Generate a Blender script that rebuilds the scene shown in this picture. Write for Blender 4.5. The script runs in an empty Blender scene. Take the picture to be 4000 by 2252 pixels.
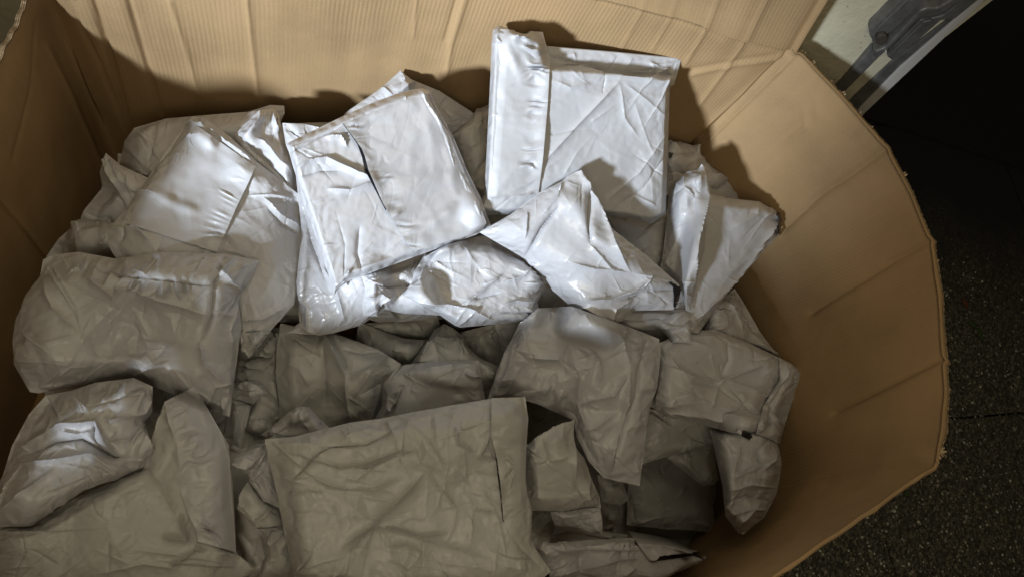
import bpy, math, random
import numpy as np
from mathutils import Vector, Matrix

# ------------------------------------------------------------------ scene, camera, light
S = bpy.context.scene
COL = S.collection
FPX = 2667.0                       # focal length in pixels of a 4000 px wide frame
CAM_H = 1.9
CX, CY = 2000.0, 1126.0
ROT = np.array([[0.94896259, -0.20990631, -0.23539189],
                [0.10572278, 0.91488703, -0.38962087],
                [0.29714086, 0.34484934, 0.89038544]])
cam = bpy.data.objects.new('camera', bpy.data.cameras.new('camera'))
cam.data.sensor_width = 36.0
cam.data.lens = FPX / 4000 * 36
cam.data.clip_start = 0.02
cam.data.clip_end = 200
m4 = Matrix([[*ROT[i], 0] for i in range(3)] + [[0, 0, 0, 1]])
m4.translation = (0, 0, CAM_H)
cam.matrix_world = m4
COL.objects.link(cam)
S.camera = cam

W = bpy.data.worlds.new('World')
S.world = W
W.use_nodes = True
bg = W.node_tree.nodes['Background']
bg.inputs[0].default_value = (0.30, 0.255, 0.165, 1)
bg.inputs[1].default_value = 0.14

def lamp(name, kind, loc, target, energy, color, **kw):
    l = bpy.data.lights.new(name, kind)
    l.energy = energy
    l.color = color
    for k, v in kw.items():
        setattr(l, k, v)
    o = bpy.data.objects.new(name, l)
    o.location = loc
    d = Vector(target) - Vector(loc)
    o.rotation_euler = d.to_track_quat('-Z', 'Y').to_euler()
    COL.objects.link(o)
    return o

LAMP = np.array([-2.9, -3.4, 2.9])
lamp('flood_lamp', 'SPOT', LAMP, (0.03, 0.84, 0.80), 3050, (0.80, 0.90, 1.0),
     spot_size=math.radians(17.4), spot_blend=1.0, shadow_soft_size=0.23)
lamp('wall_fill', 'AREA', (0.15, 1.05, 2.35), (0.25, 0.2, 0.5), 7.5, (1.0, 0.86, 0.60), size=1.1)  # unseen soft fill added above the wall for the dim warm light
lamp('front_fill', 'AREA', (0.0, -0.95, 2.5), (0.25, 0.3, 0.4), 11.5, (1.0, 0.87, 0.62), size=0.9)  # second unseen fill, added at the front to lift the dim bags

S.view_settings.view_transform = 'Standard'
S.view_settings.look = 'None'
S.view_settings.exposure = 0
S.view_settings.gamma = 1
S.cycles.denoising_prefilter = 'ACCURATE'

# ------------------------------------------------------------------ helpers
FR = dict(A=(.7588, 0, 0), B=(.8277, 1000, 200), C=(.9655, 1800, 0), D=(.8966, 2700, 0), E=(.9324, 0, 900),
          G=(.7598, 900, 1150), H=(.7946, 1900, 1100), K=(.4275, 850, 1200), M=(.4497, 2000, 1600),
          N=(.3882, 3000, 0), P=(.5517, 2400, 500), O=(1.5534, 0, 0), S=(1, 0, 0))

def fr(f, pts):
    s, ox, oy = FR[f]
    out = []
    for p in pts:
        if len(p) == 3:            # (x, y, 'frame')
            s2, a, b = FR[p[2]]
            out.append((a + p[0] * s2, b + p[1] * s2))
        else:
            out.append((ox + p[0] * s, oy + p[1] * s))
    return out

def unproj(px, py, z):
    """photograph pixel + height above ground -> point of the place"""
    px, py, z = np.broadcast_arrays(np.asarray(px, float), np.asarray(py, float), np.asarray(z, float))
    c = np.stack([px - CX, CY - py, np.full(px.shape, -FPX)], -1)
    r = c @ ROT.T
    t = (z - CAM_H) / r[..., 2]
    p = r * t[..., None]
    p[..., 2] += CAM_H
    return p

def proj(P):
    q = (np.asarray(P) - [0, 0, CAM_H]) @ ROT
    return CX + FPX * q[..., 0] / -q[..., 2], CY - FPX * q[..., 1] / -q[..., 2]

def sm(a, b, x):
    t = np.clip((x - a) / (b - a), 0, 1)
    return t * t * (3 - 2 * t)

def vnoise(rng, n, m, fu, fv):
    """smooth random field on an n x m grid with fu x fv lattice cells"""
    a = rng.standard_normal((int(fu) + 3, int(fv) + 3))
    u = np.linspace(0, fu, n) + rng.random(); v = np.linspace(0, fv, m) + rng.random()
    i = np.clip(u.astype(int), 0, a.shape[0] - 2); j = np.clip(v.astype(int), 0, a.shape[1] - 2)
    s = u - i; t = v - j
    s = (s * s * (3 - 2 * s))[:, None]; t = (t * t * (3 - 2 * t))[None, :]
    return (a[i][:, j] * (1 - s) * (1 - t) + a[i + 1][:, j] * s * (1 - t) +
            a[i][:, j + 1] * (1 - s) * t + a[i + 1][:, j + 1] * s * t)

def resample(pts, n):
    p = np.array(pts, float)
    d = np.r_[0, np.cumsum(np.hypot(*np.diff(p[:, :2], axis=0).T))]
    t = np.linspace(0, d[-1], n)
    return np.stack([np.interp(t, d, p[:, k]) for k in range(p.shape[1])], -1)

def blur(a, k):
    for _ in range(k):
        p = np.pad(a, 1, mode='edge')
        a = (p[:-2, 1:-1] + p[2:, 1:-1] + p[1:-1, :-2] + p[1:-1, 2:] + 2 * p[1:-1, 1:-1]) / 6
    return a

def dilate(a, k):
    for _ in range(k):
        p = np.pad(a, 1, mode='edge')
        a = np.maximum.reduce([p[:-2, 1:-1], p[2:, 1:-1], p[1:-1, :-2], p[1:-1, 2:], a])
    return a

def seg_dist(px, py, path):
    """distance, arc length and side of pixels to a polyline"""
    best = np.full(px.shape, 1e9); arc = np.zeros(px.shape); side = np.zeros(px.shape)
    acc = 0.0
    for (x0, y0), (x1, y1) in zip(path[:-1], path[1:]):
        dx, dy = x1 - x0, y1 - y0
        L = math.hypot(dx, dy) + 1e-9
        t = np.clip(((px - x0) * dx + (py - y0) * dy) / L ** 2, 0, 1)
        d = np.hypot(px - x0 - t * dx, py - y0 - t * dy)
        s = ((px - x0) * dy - (py - y0) * dx) / L
        k = d < best
        best = np.where(k, d, best); arc = np.where(k, acc + t * L, arc); side = np.where(k, s, side)
        acc += L
    return best, arc, side, acc

def tag(o, label=None, cat=None, group=None, kind=None):
    for k, v in (('label', label), ('category', cat), ('group', group), ('kind', kind)):
        if v:
            o[k] = v
    return o

def link_mesh(name, verts, faces, mat, parent=None, smooth=True, uv=None, origin=None):
    verts = np.asarray(verts, float)
    if origin is None and parent is None:
        origin = np.array([verts[:, 0].mean(), verts[:, 1].mean(), verts[:, 2].min()])
    if origin is None:
        origin = np.zeros(3)
    me = bpy.data.meshes.new(name)
    me.from_pydata((verts - origin).tolist(), [], [tuple(int(i) for i in f) for f in faces])
    if uv is not None:
        l = me.uv_layers.new(name='uv')
        idx = np.zeros(len(me.loops), int)
        me.loops.foreach_get('vertex_index', idx)
        l.data.foreach_set('uv', np.asarray(uv, float)[idx].ravel())
    me.polygons.foreach_set('use_smooth', [smooth] * len(me.polygons))
    for mm in (mat if isinstance(mat, (list, tuple)) else [mat]):
        me.materials.append(mm)
    me.update()
    o = bpy.data.objects.new(name, me)
    COL.objects.link(o)
    o.location = origin
    if parent is not None:
        o.parent = parent
        o.matrix_parent_inverse = Matrix.Translation(-Vector(parent.location))
    return o

def empty(name, loc):
    o = bpy.data.objects.new(name, None)
    o.location = loc
    COL.objects.link(o)
    return o

def grid_faces(n, m, off=0, flip=False):
    i, j = np.meshgrid(np.arange(n - 1), np.arange(m - 1), indexing='ij')
    a = off + i * m + j
    f = np.stack([a, a + 1, a + m + 1, a + m], -1).reshape(-1, 4)
    return f[:, ::-1] if flip else f

def boxmesh(x0, x1, y0, y1, z0, z1, b=0.0):
    v = np.array([[x, y, z] for x in (x0, x1) for y in (y0, y1) for z in (z0, z1)], float)
    f = [(0, 1, 3, 2), (4, 6, 7, 5), (0, 4, 5, 1), (2, 3, 7, 6), (0, 2, 6, 4), (1, 5, 7, 3)]
    return v, f

# ------------------------------------------------------------------ materials
def mat(name):
    m = bpy.data.materials.new(name)
    m.use_nodes = True
    nt = m.node_tree
    b = nt.nodes['Principled BSDF']
    return m, nt, b

def node(nt, t, **kw):
    n = nt.nodes.new(t)
    for k, v in kw.items():
        if isinstance(k, str) and hasattr(n, k):
            setattr(n, k, v)
    return n

def coords(nt, scale=(1, 1, 1), uv=False, rot=(0, 0, 0)):
    tc = nt.nodes.new('ShaderNodeTexCoord')
    mp = nt.nodes.new('ShaderNodeMapping')
    mp.inputs['Scale'].default_value = scale
    mp.inputs['Rotation'].default_value = rot
    nt.links.new(tc.outputs['UV' if uv else 'Object'], mp.inputs[0])
    return mp.outputs[0]

def noise(nt, vec, scale, detail=4, rough=.5, dist=0.0):
    n = nt.nodes.new('ShaderNodeTexNoise')
    n.inputs['Scale'].default_value = scale
    n.inputs['Detail'].default_value = detail
    n.inputs['Roughness'].default_value = rough
    n.inputs['Distortion'].default_value = dist
    nt.links.new(vec, n.inputs['Vector'])
    return n.outputs[0]

def ramp(nt, fac, stops):
    r = nt.nodes.new('ShaderNodeValToRGB')
    e = r.color_ramp.elements
    while len(e) < len(stops):
        e.new(0.5)
    for el, (p, c) in zip(e, stops):
        el.position = p
        el.color = (*c, 1) if len(c) == 3 else c
    nt.links.new(fac, r.inputs[0])
    return r.outputs[0]

def math_(nt, op, a, b=None, c=None):
    n = nt.nodes.new('ShaderNodeMath')
    n.operation = op
    for i, x in enumerate((a, b, c)):
        if x is None:
            continue
        if isinstance(x, (int, float)):
            n.inputs[i].default_value = x
        else:
            nt.links.new(x, n.inputs[i])
    return n.outputs[0]

def bump(nt, b, h, strength, dist, prev=None):
    n = nt.nodes.new('ShaderNodeBump')
    n.inputs['Strength'].default_value = strength
    n.inputs['Distance'].default_value = dist
    nt.links.new(h, n.inputs['Height'])
    if prev is not None:
        nt.links.new(prev, n.inputs['Normal'])
    nt.links.new(n.outputs[0], b.inputs['Normal'])
    return n.outputs[0]

def mailer_material(name, col, rough, coat, fine=1.0):
    m, nt, b = mat(name)
    v = coords(nt)
    n1 = noise(nt, v, 9, 3)
    c = ramp(nt, n1, [(0.3, tuple(x * 0.94 for x in col)), (0.7, col)])
    nt.links.new(c, b.inputs['Base Color'])
    r = ramp(nt, noise(nt, v, 14, 3), [(0.35, (rough - .05,) * 3), (0.7, (rough + .1,) * 3)])
    nt.links.new(r, b.inputs['Roughness'])
    b.inputs['Specular IOR Level'].default_value = 0.5
    b.inputs['Coat Weight'].default_value = coat
    b.inputs['Coat Roughness'].default_value = 0.07
    # crushed-film facets too fine for the mesh: bent, stretched cells of three sizes
    wn = nt.nodes.new('ShaderNodeTexNoise'); wn.inputs['Scale'].default_value = 7; wn.inputs['Detail'].default_value = 2
    nt.links.new(v, wn.inputs['Vector'])
    def facet(sc, stretch, rot):
        vm = nt.nodes.new('ShaderNodeVectorMath'); vm.operation = 'MULTIPLY_ADD'
        nt.links.new(wn.outputs['Color'], vm.inputs[0]); vm.inputs[1].default_value = (.07,) * 3
        nt.links.new(coords(nt, stretch, rot=rot), vm.inputs[2])
        vo = nt.nodes.new('ShaderNodeTexVoronoi'); vo.inputs['Scale'].default_value = sc
        nt.links.new(vm.outputs[0], vo.inputs['Vector'])
        return vo.outputs['Distance']
    def patch(sc, lo, hi):
        return ramp(nt, noise(nt, v, sc, 2), [(lo, (0.04,) * 3), (hi, (1,) * 3)])
    h1 = math_(nt, 'MULTIPLY', facet(13, (1, .45, 1), (.3, .2, .6)), patch(5, .38, .62))
    h2 = math_(nt, 'MULTIPLY', facet(30, (.5, 1, 1), (.1, .5, .2)), patch(7, .42, .64))
    h3 = math_(nt, 'MULTIPLY', facet(64, (1, .55, .8), (.5, .1, 1.1)), patch(9, .48, .66))
    h = math_(nt, 'ADD', h1, math_(nt, 'ADD', math_(nt, 'MULTIPLY', h2, .42), math_(nt, 'MULTIPLY', h3, .16)))
    p = bump(nt, b, h, fine, 0.011)
    def lines(sc, stretch, rot):                             # thin hard crease lines
        vm = nt.nodes.new('ShaderNodeVectorMath'); vm.operation = 'MULTIPLY_ADD'
        nt.links.new(wn.outputs['Color'], vm.inputs[0]); vm.inputs[1].default_value = (.05,) * 3
        nt.links.new(coords(nt, stretch, rot=rot), vm.inputs[2])
        vo = nt.nodes.new('ShaderNodeTexVoronoi'); vo.inputs['Scale'].default_value = sc; vo.feature = 'DISTANCE_TO_EDGE'
        nt.links.new(vm.outputs[0], vo.inputs['Vector'])
        return ramp(nt, vo.outputs['Distance'], [(0.0, (1,) * 3), (0.035, (0,) * 3)])
    hl = math_(nt, 'ADD', math_(nt, 'MULTIPLY', lines(15, (1, .4, 1), (.2, .7, 1.3)), patch(6, .5, .58)),
               math_(nt, 'MULTIPLY', lines(34, (.5, 1, 1), (.9, .2, .3)), math_(nt, 'MULTIPLY', patch(8, .5, .6), .5)))
    p = bump(nt, b, hl, .16 * fine, 0.0012, p)
    bump(nt, b, noise(nt, v, 260, 2), 0.04, 0.002, p)
    return m

M_BAG = [mailer_material('grey poly film', (0.44, 0.44, 0.46), .48, .10, .28),
         mailer_material('glossy grey poly film', (0.455, 0.455, 0.48), .30, .30, .14),
         mailer_material('matt grey poly film', (0.42, 0.42, 0.415), .50, .06, .85)]
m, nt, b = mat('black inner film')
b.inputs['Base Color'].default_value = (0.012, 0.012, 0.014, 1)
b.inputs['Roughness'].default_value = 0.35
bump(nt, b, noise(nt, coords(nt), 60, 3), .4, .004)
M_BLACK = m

def cardboard_material(name, col, flute=1.0):
    m, nt, b = mat(name)
    v = coords(nt, uv=True)
    n1 = noise(nt, v, 3.5, 5, .6)
    n2 = noise(nt, v, 420, 2, .6)
    n3 = noise(nt, coords(nt, (30, 1.6, 1), uv=True), 2.2, 4, .55)
    t = math_(nt, 'ADD', math_(nt, 'MULTIPLY', n1, .5), math_(nt, 'ADD', math_(nt, 'MULTIPLY', n2, .42), math_(nt, 'MULTIPLY', n3, .08)))
    c = ramp(nt, t, [(0.36, tuple(x * .74 for x in col)), (0.5, col), (0.66, tuple(min(1, x * 1.18) for x in col))])
    nt.links.new(c, b.inputs['Base Color'])
    b.inputs['Roughness'].default_value = 0.78
    b.inputs['Specular IOR Level'].default_value = 0.25
    # washboard of the flutes under the liner
    sp = nt.nodes.new('ShaderNodeSeparateXYZ')
    nt.links.new(v, sp.inputs[0])
    wob = math_(nt, 'MULTIPLY', noise(nt, v, 12, 2), 0.004)
    w = math_(nt, 'SINE', math_(nt, 'MULTIPLY', math_(nt, 'ADD', sp.outputs[0], wob), 2 * math.pi / 0.0085))
    msk = ramp(nt, noise(nt, v, 2.6, 3), [(0.40, (.12,) * 3), (0.60, (1,) * 3)])
    w = math_(nt, 'MULTIPLY', w, msk)
    p = bump(nt, b, w, .20 * flute, .0011)
    p = bump(nt, b, noise(nt, v, 40, 4, .6), .30, .002, p)
    bump(nt, b, noise(nt, v, 700, 2), .25, .0006, p)
    return m

M_CARD = cardboard_material('brown corrugated cardboard', (0.340, 0.226, 0.118))
M_CARD_S = cardboard_material('brown cardboard, smooth side', (0.340, 0.226, 0.118), .3)
M_CARD2 = cardboard_material('cardboard outer liner', (0.28, 0.172, 0.077), .4)
m, nt, b = mat('torn paper core')
v = coords(nt)
c = ramp(nt, noise(nt, v, 160, 3), [(0.35, (0.10, .065, .035)), (0.6, (.48, .36, .22))])
nt.links.new(c, b.inputs['Base Color'])
b.inputs['Roughness'].default_value = .9
M_TORN = m

# ------------------------------------------------------------------ the box
# footprint of the inner face, from the front right round to the front left (metres)
def rim(px, py, z=.95, f='O'):
    q = fr(f, [(px, py)])[0]
    return unproj(q[0], q[1], z)

RZ = 0.95
hinge = [tuple(rim(*p)[:2]) for p in [(2230, 378), (2120, 250), (2062, 190), (2003, 128)]]
right = [tuple(rim(*p)[:2]) for p in [(2352, 1160), (2372, 1000), (2366, 870), (2357, 740), (2335, 612), (2290, 487)]] + hinge
front_r = [(0.36, -0.25), (0.50, -0.12), (0.60, -0.035)] + [tuple(rim(*p)[:2]) for p in [(1940, 1450), (2050, 1372), (2190, 1272)]]
CORNER = rim(2003, 128)
back = [(0.66, 1.082), (0.36, 1.062), (-0.02, 0.99), (-0.274, 0.923), (-0.496, 0.883), (-0.575, 0.880), (-0.640, 0.905)]
left = [(-0.647, 0.867), (-0.643, 0.722), (-0.645, 0.40), (-0.645, 0.10), (-0.645, -0.355)]
front = [(-0.50, -0.365), (0.10, -0.33)]
path = front_r + right + back + left + front + [front_r[0]]
path = np.array(path)

def arc_of(p):
    d = np.r_[0, np.cumsum(np.hypot(*np.diff(path, axis=0).T))]
    k = np.argmin(np.hypot(path[:, 0] - p[0], path[:, 1] - p[1]))
    return d[k]

box = empty('cardboard_box', (0.25, 0.4, 0))
tag(box, 'large brown corrugated cardboard box holding the whole pile of mailer bags', 'box')

# creases pressed into the walls: (frame, pixel path, depth m, half width px)
CREASES = [
    ('O', [(322, -10), (405, 288)], -.006, 5), ('O', [(232, -10), (340, 380)], -.009, 6), ('O', [(166, 0), (250, 170), (345, 400)], -.006, 5),
    ('O', [(120, 120), (254, 415), (300, 520)], .004, 6), ('O', [(0, 493), (130, 655)], -.005, 5), ('O', [(95, 60), (78, 220), (40, 400)], -.002, 3),
    ('O', [(428, 0), (466, 120), (500, 240)], .003, 6), ('O', [(620, -10), (655, 300)], .0035, 6),
    ('O', [(1172, -10), (1135, 110), (1122, 190)], .004, 7), ('O', [(1048, -10), (1040, 90)], .002, 4), ('O', [(1150, -10), (1120, 100)], -.003, 5),
    ('O', [(1510, -4), (1700, 50), (1850, 105), (1995, 140)], -.005, 5),
    ('O', [(1510, -14), (1700, 40), (1850, 95), (1995, 130)], .004, 5),
    ('O', [(1740, 188), (1850, 165), (1960, 150), (2003, 130)], .004, 4), ('O', [(1735, 178), (1850, 158), (1955, 140)], -.003, 4),
    ('O', [(1787, 62), (1725, 160)], .0035, 5), ('O', [(1965, 175), (1860, 240), (1780, 330)], .003, 5),
    ('O', [(1880, 100), (1815, 190), (1760, 260)], .004, 6), ('O', [(1620, 20), (1560, 130)], .002, 6), ('O', [(1690, 45), (1640, 130)], .002, 5),
    ('D', [(840, 655), (700, 760), (560, 850), (400, 1000)], -.008, 9), ('D', [(1040, 1042), (860, 1140), (700, 1245), (520, 1360)], -.008, 8),
    ('O', [(2372, 900), (2230, 968), (2095, 1035)], -.008, 5), ('D', [(510, 540), (380, 660), (230, 830)], .002, 9),
    ('D', [(490, 480), (500, 560), (440, 590)], .002, 5), ('D', [(545, 440), (550, 500)], .002, 5),
    ('O', [(2345, 1165), (2200, 1180), (2080, 1215)], -.003, 8), ('O', [(2240, 1200), (2150, 1240), (2040, 1275)], .003, 6),
    ('O', [(2010, 105), (1900, 215), (1780, 330), (1700, 415)], -.012, 7),
    ('O', [(2018, 118), (1905, 232), (1790, 345)], .006, 6), ('O', [(1990, 122), (1880, 222), (1770, 322)], .005, 5),
]
CREASES = [(fr(f, p), d, w * 1.55) for f, p, d, w in CREASES]

def wall_part(name, s0, s1, topz, lean, ds=0.0045, nz=110, zlow=0.0, z_of_s=None, matl=None, roll=0.0, thick=.007, hole=None, soften=0.0):
    """a sheet of the box wall following the footprint between two arc lengths"""
    d = np.r_[0, np.cumsum(np.hypot(*np.diff(path, axis=0).T))]
    n = max(8, int((s1 - s0) / ds))
    s = np.linspace(s0, s1, n)
    # footprint rounded a little at each bend
    def P(q):
        return np.stack([np.interp(q, d, path[:, 0]), np.interp(q, d, path[:, 1])], -1)
    xy = (P(np.clip(s - .012, 0, d[-1])) + P(s) * 2 + P(np.clip(s + .012, 0, d[-1]))) / 4
    soft = sum(P(np.clip(s + dq, 0, d[-1])) for dq in np.linspace(-.09, .09, 13)) / 13
    tgt = np.gradient(xy, axis=0); tgt /= np.linalg.norm(tgt, axis=1)[:, None] + 1e-9
    nin = np.stack([-tgt[:, 1], tgt[:, 0]], -1)            # inward
    top = np.full(n, topz) if z_of_s is None else z_of_s(s, xy)
    t = np.linspace(0, 1, nz) ** 0.8
    z = zlow + (top[:, None] - zlow) * t[None, :]
    X = np.zeros((n, nz, 3))
    q = z / RZ
    lean_s = lean if isinstance(lean, float) else np.interp(s, lean[0], lean[1])[:, None]
    off = lean_s * np.clip(1 - q, 0, 1) ** 1.0 + 0 * z        # how far the wall stands in (or bulges out) lower down
    off = off + roll * -np.maximum(0, (z - (top[:, None] - .05)) / .05) ** 2
    keep_ = np.interp(s, [sa - .2, sa + .15, sb - .16, sb - .1], [1, 1, 1, 0])[:, None] if np.ndim(soften) == 0 and soften else 0 * s[:, None]
    mixw = (soften * keep_ * np.clip((RZ - z) / .12, 0, 1))[..., None]
    X[..., :2] = xy[:, None, :] * (1 - mixw) + soft[:, None, :] * mixw + nin[:, None, :] * off[..., None]
    X[..., 2] = z
    rng = np.random.default_rng(int(s0 * 1000) + 5)
    bow = vnoise(rng, n, nz, max(2, (s1 - s0) * 6), 3) * .0028 + vnoise(rng, n, nz, max(3, (s1 - s0) * 22), 6) * .0009
    px, py = proj(X)
    for cp, dep, w in CREASES:
        dd = seg_dist(px, py, cp)[0]
        bow = bow + dep * np.exp(-(dd / (w * 1.15)) ** 1.3) + dep * .45 * np.exp(-dd / 50) * np.clip((top[:, None] - z) / .12, 0.15, 1)
    X[..., :2] += nin[:, None, :] * bow[..., None]
    Y = X.copy(); Y[..., :2] -= nin[:, None, :] * thick
    V = np.concatenate([X.reshape(-1, 3), Y.reshape(-1, 3)])
    F = list(grid_faces(n, nz, 0, False)) + list(grid_faces(n, nz, n * nz, True))
    if hole:                                                # opening added so lamp light reaches a patch of the pile
        hy, hz, ry, rz_ = hole
        Q = V[np.array(F)].mean(1)
        keep = ((Q[:, 1] - hy) / ry) ** 2 + ((Q[:, 2] - hz) / rz_) ** 2 > 1
        F = [f_ for f_, k_ in zip(F, keep) if k_]
    o2 = n * nz
    for i in range(n - 1):
        a, b2 = i * nz + nz - 1, (i + 1) * nz + nz - 1
        F.append((a, b2, b2 + o2, a + o2))
    for k in range(nz - 1):
        F.append((k, k + 1, k + 1 + o2, k + o2))
        e = (n - 1) * nz + k
        F.append((e, e + o2, e + 1 + o2, e + 1))
    uv = np.stack([np.repeat(s[:, None], nz, 1), z], -1).reshape(-1, 2)
    uv = np.concatenate([uv, uv])
    return link_mesh(name, V, F, matl or M_CARD, box, uv=uv, origin=np.zeros(3)), X, nin

sa = arc_of(right[0]); sb = arc_of(right[-1]); sc = arc_of(left[0]) ; sc0 = arc_of(back[-1]); sd = arc_of(left[-1])
LEAN = ([0, .22, sa - .25, sa, sa + .25, sb - .3, sb], [.0, -.17, -.17, -.10, .0, .02, .0])
dtot = float(np.sum(np.hypot(*np.diff(path, axis=0).T)))
rngb = np.random.default_rng(3)
def rag(s, xy):
    # mostly unseen left rim, heights shaped to set where its shadow falls
    y = xy[:, 1]
    z = np.interp(y, [-.33, -.21, -.18, -.118, -.03, .035, .14, .16, .234, .32, .36, .40, .50, .60, .92], [1.10, 1.09, 1.07, 1.035, .962, .94, .875, .885, .90, .90, .87, .83, .75, .72, .72])
    return z + .003 * np.sin(s * 55) + .002 * np.sin(s * 171 + 1)
LEAN = (LEAN[0] + [sc0], LEAN[1] + [0.0])
wr, XA, NA = wall_part('side_wall', 0.0, sc0, RZ, LEAN, soften=1.0, matl=M_CARD, z_of_s=lambda s, xy: np.interp(s, [sc0 - .26, sc0 - .07], [RZ, .735]), ds=.0028, nz=120)
ia = int(round(sa / sc0 * (len(XA) - 1))); ib = int(round(sb / sc0 * (len(XA) - 1)))
XF, XR, NR, XB = XA[:ia + 1], XA[ia:ib + 1], NA[ia:ib + 1], XA[ib:]
wl, XL, _ = wall_part('side_wall', sc0 - .01, sd, RZ, .0, matl=M_CARD_S, z_of_s=rag, hole=(-.296, .960, .046, .022))  # opening and rim made up to place the lit patch and shadow edge
wfl, XFL, _ = wall_part('side_wall', sd, dtot, RZ, .0, ds=.02, nz=20, z_of_s=lambda s, xy: np.interp(xy[:, 0], [-.5, -.4, -.3, -.2, -.14, .03, .30, .36], [1.10, 1.12, 1.19, 1.19, 1.15, 1.14, 1.0, RZ]))  # unseen front rim, raised to keep the lamp off the lower bags
v, f = boxmesh(-.55, 1.1, -.33, 1.06, .002, .012)
P0 = path[:-1]
fl = [(x, y, .012) for x, y in P0]
link_mesh('floor_panel', fl, [tuple(range(len(fl)))], M_CARD2, box, smooth=False, uv=[(x, y) for x, y in P0], origin=np.zeros(3))

# back flap standing up beyond its scored hinge
def standing_flap():
    n, k = 300, 34
    top = XB[:, -1, :]
    s = np.linspace(0, 1, len(top))
    ss = np.linspace(0, 1, n)
    base = np.stack([np.interp(ss, s, top[:, c]) for c in range(3)], -1)
    tip = unproj(2085 * 1.5534, -8 * 1.5534, 1.10)
    vec = tip - CORNER
    X = np.zeros((n, k, 3))
    t = np.linspace(0, 1.6, k)
    X[:] = base[:, None, :] + t[None, :, None] * vec
    X[:, 0] -= .03 * vec
    rng = np.random.default_rng(9)
    X[..., 1] += vnoise(rng, n, k, 9, 2) * .002 * np.minimum(1, t * 3)[None]
    # flap's free end is cut a little short of the corner
    Y = X.copy(); Y[..., 1] += .007
    V = np.concatenate([X.reshape(-1, 3), Y.reshape(-1, 3)])
    F = list(grid_faces(n, k, 0, False)) + list(grid_faces(n, k, n * k, True))
    for j in range(k - 1):
        F.append((j, j + 1, j + 1 + n * k, j + n * k))
    L = np.linalg.norm(base - base[0], axis=1)
    uv = np.stack([np.repeat(L[:, None], k, 1), RZ + np.repeat(t[None] * .15, n, 0)], -1).reshape(-1, 2)
    link_mesh('flap', V, F, M_CARD, box, uv=np.concatenate([uv, uv]), origin=np.zeros(3))
standing_flap()

# folded-out lip along the right rim with its torn corrugated edge
def lip():
    top = XR[:, -1, :]
    n = 420
    s = np.linspace(0, 1, len(top)); ss = np.linspace(0.0, 1, n)
    base = np.stack([np.interp(ss, s, top[:, c]) for c in range(3)], -1)
    nn = np.stack([np.interp(ss, s, NR[:, c]) for c in range(2)], -1)
    rng = np.random.default_rng(21)
    wid = (.0125 + .0018 * np.interp(ss * 40, np.arange(42), rng.standard_normal(42)) * .6) * sm(0, .06, ss) + .002
    wid += .0006 * rng.standard_normal(n)
    prof = [(0, 0), (.25, .0012), (.6, .0002), (1, -.0035)]
    k = len(prof)
    X = np.zeros((n, k, 3))
    for j, (a, dz) in enumerate(prof):
        X[:, j, :2] = base[:, :2] - nn * (wid * a)[:, None]
        X[:, j, 2] = base[:, 2] + .0004 + dz
    uv = np.stack([np.repeat(ss[:, None] * 1.1, k, 1), np.repeat(np.array([[a * .012 for a, _ in prof]]), n, 0)], -1).reshape(-1, 2)
    link_mesh('lip', X.reshape(-1, 3), grid_faces(n, k, 0, False), M_CARD, box, uv=uv, origin=np.zeros(3))
    # three paper liners with a wavy medium between them
    V, F = [], []
    def strip(a, b):
        o = len(V)
        V.extend(a.tolist()); V.extend(b.tolist())
        for i in range(len(a) - 1):
            F.append((o + i, o + i + 1, o + len(a) + i + 1, o + len(a) + i))
    e = X[:, -1, :]
    out = -np.c_[nn, np.zeros(n)]
    m = 1400
    t = np.linspace(0, 1, m)
    E = np.stack([np.interp(t, ss, e[:, c]) for c in range(3)], -1)
    O_ = np.stack([np.interp(t, ss, out[:, c]) for c in range(3)], -1)
    zz = np.array([0, 0, 1.0])
    for dep in (0, .0034, .0068):
        j = (.0008 * rng.standard_normal((m, 1)))
        a = E + O_ * .0008 - zz * dep + O_ * dep * .35
        strip(a, a + O_ * (.0018 + np.abs(j)) - zz * .0007)
    for k2, dep in enumerate((.0017, .0051)):
        w = np.sin(t * 2 * np.pi * 150)[:, None] * .0015
        a = E - zz * dep + zz * w + O_ * (dep * .35 + .0002)
        strip(a, a + O_ * .0022)
        strip(a - zz * .0004, a - zz * .0004 + O_ * .0022)
    for pos, r_ in ((.985, .004), (.955, .004), (.93, .003), (.90, .005), (.86, .006), (.80, .006), (.765, .004), (.64, .007), (.60, .003), (.44, .004), (.16, .003), (.03, .008), (.02, .006)):
        i = int(pos * (m - 1))
        for q in range(7):
            c0 = E[min(m - 1, i + rng.integers(-8, 8))] - zz * rng.random() * .004
            dr = O_[i] * r_ * (0.6 + rng.random()) + rng.standard_normal(3) * r_ * .55
            sd_ = np.cross(dr, zz); sd_ = sd_ / (np.linalg.norm(sd_) + 1e-9) * r_ * .35
            o = len(V)
            V.extend([(c0 - sd_).tolist(), (c0 + sd_).tolist(), (c0 + dr + sd_ * .4).tolist(), (c0 + dr - sd_ * .5 + zz * .001).tolist()])
            F.append((o, o + 1, o + 2, o + 3))
    link_mesh('torn_edge', V, F, M_TORN, box, smooth=False, origin=np.zeros(3))
lip()

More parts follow.
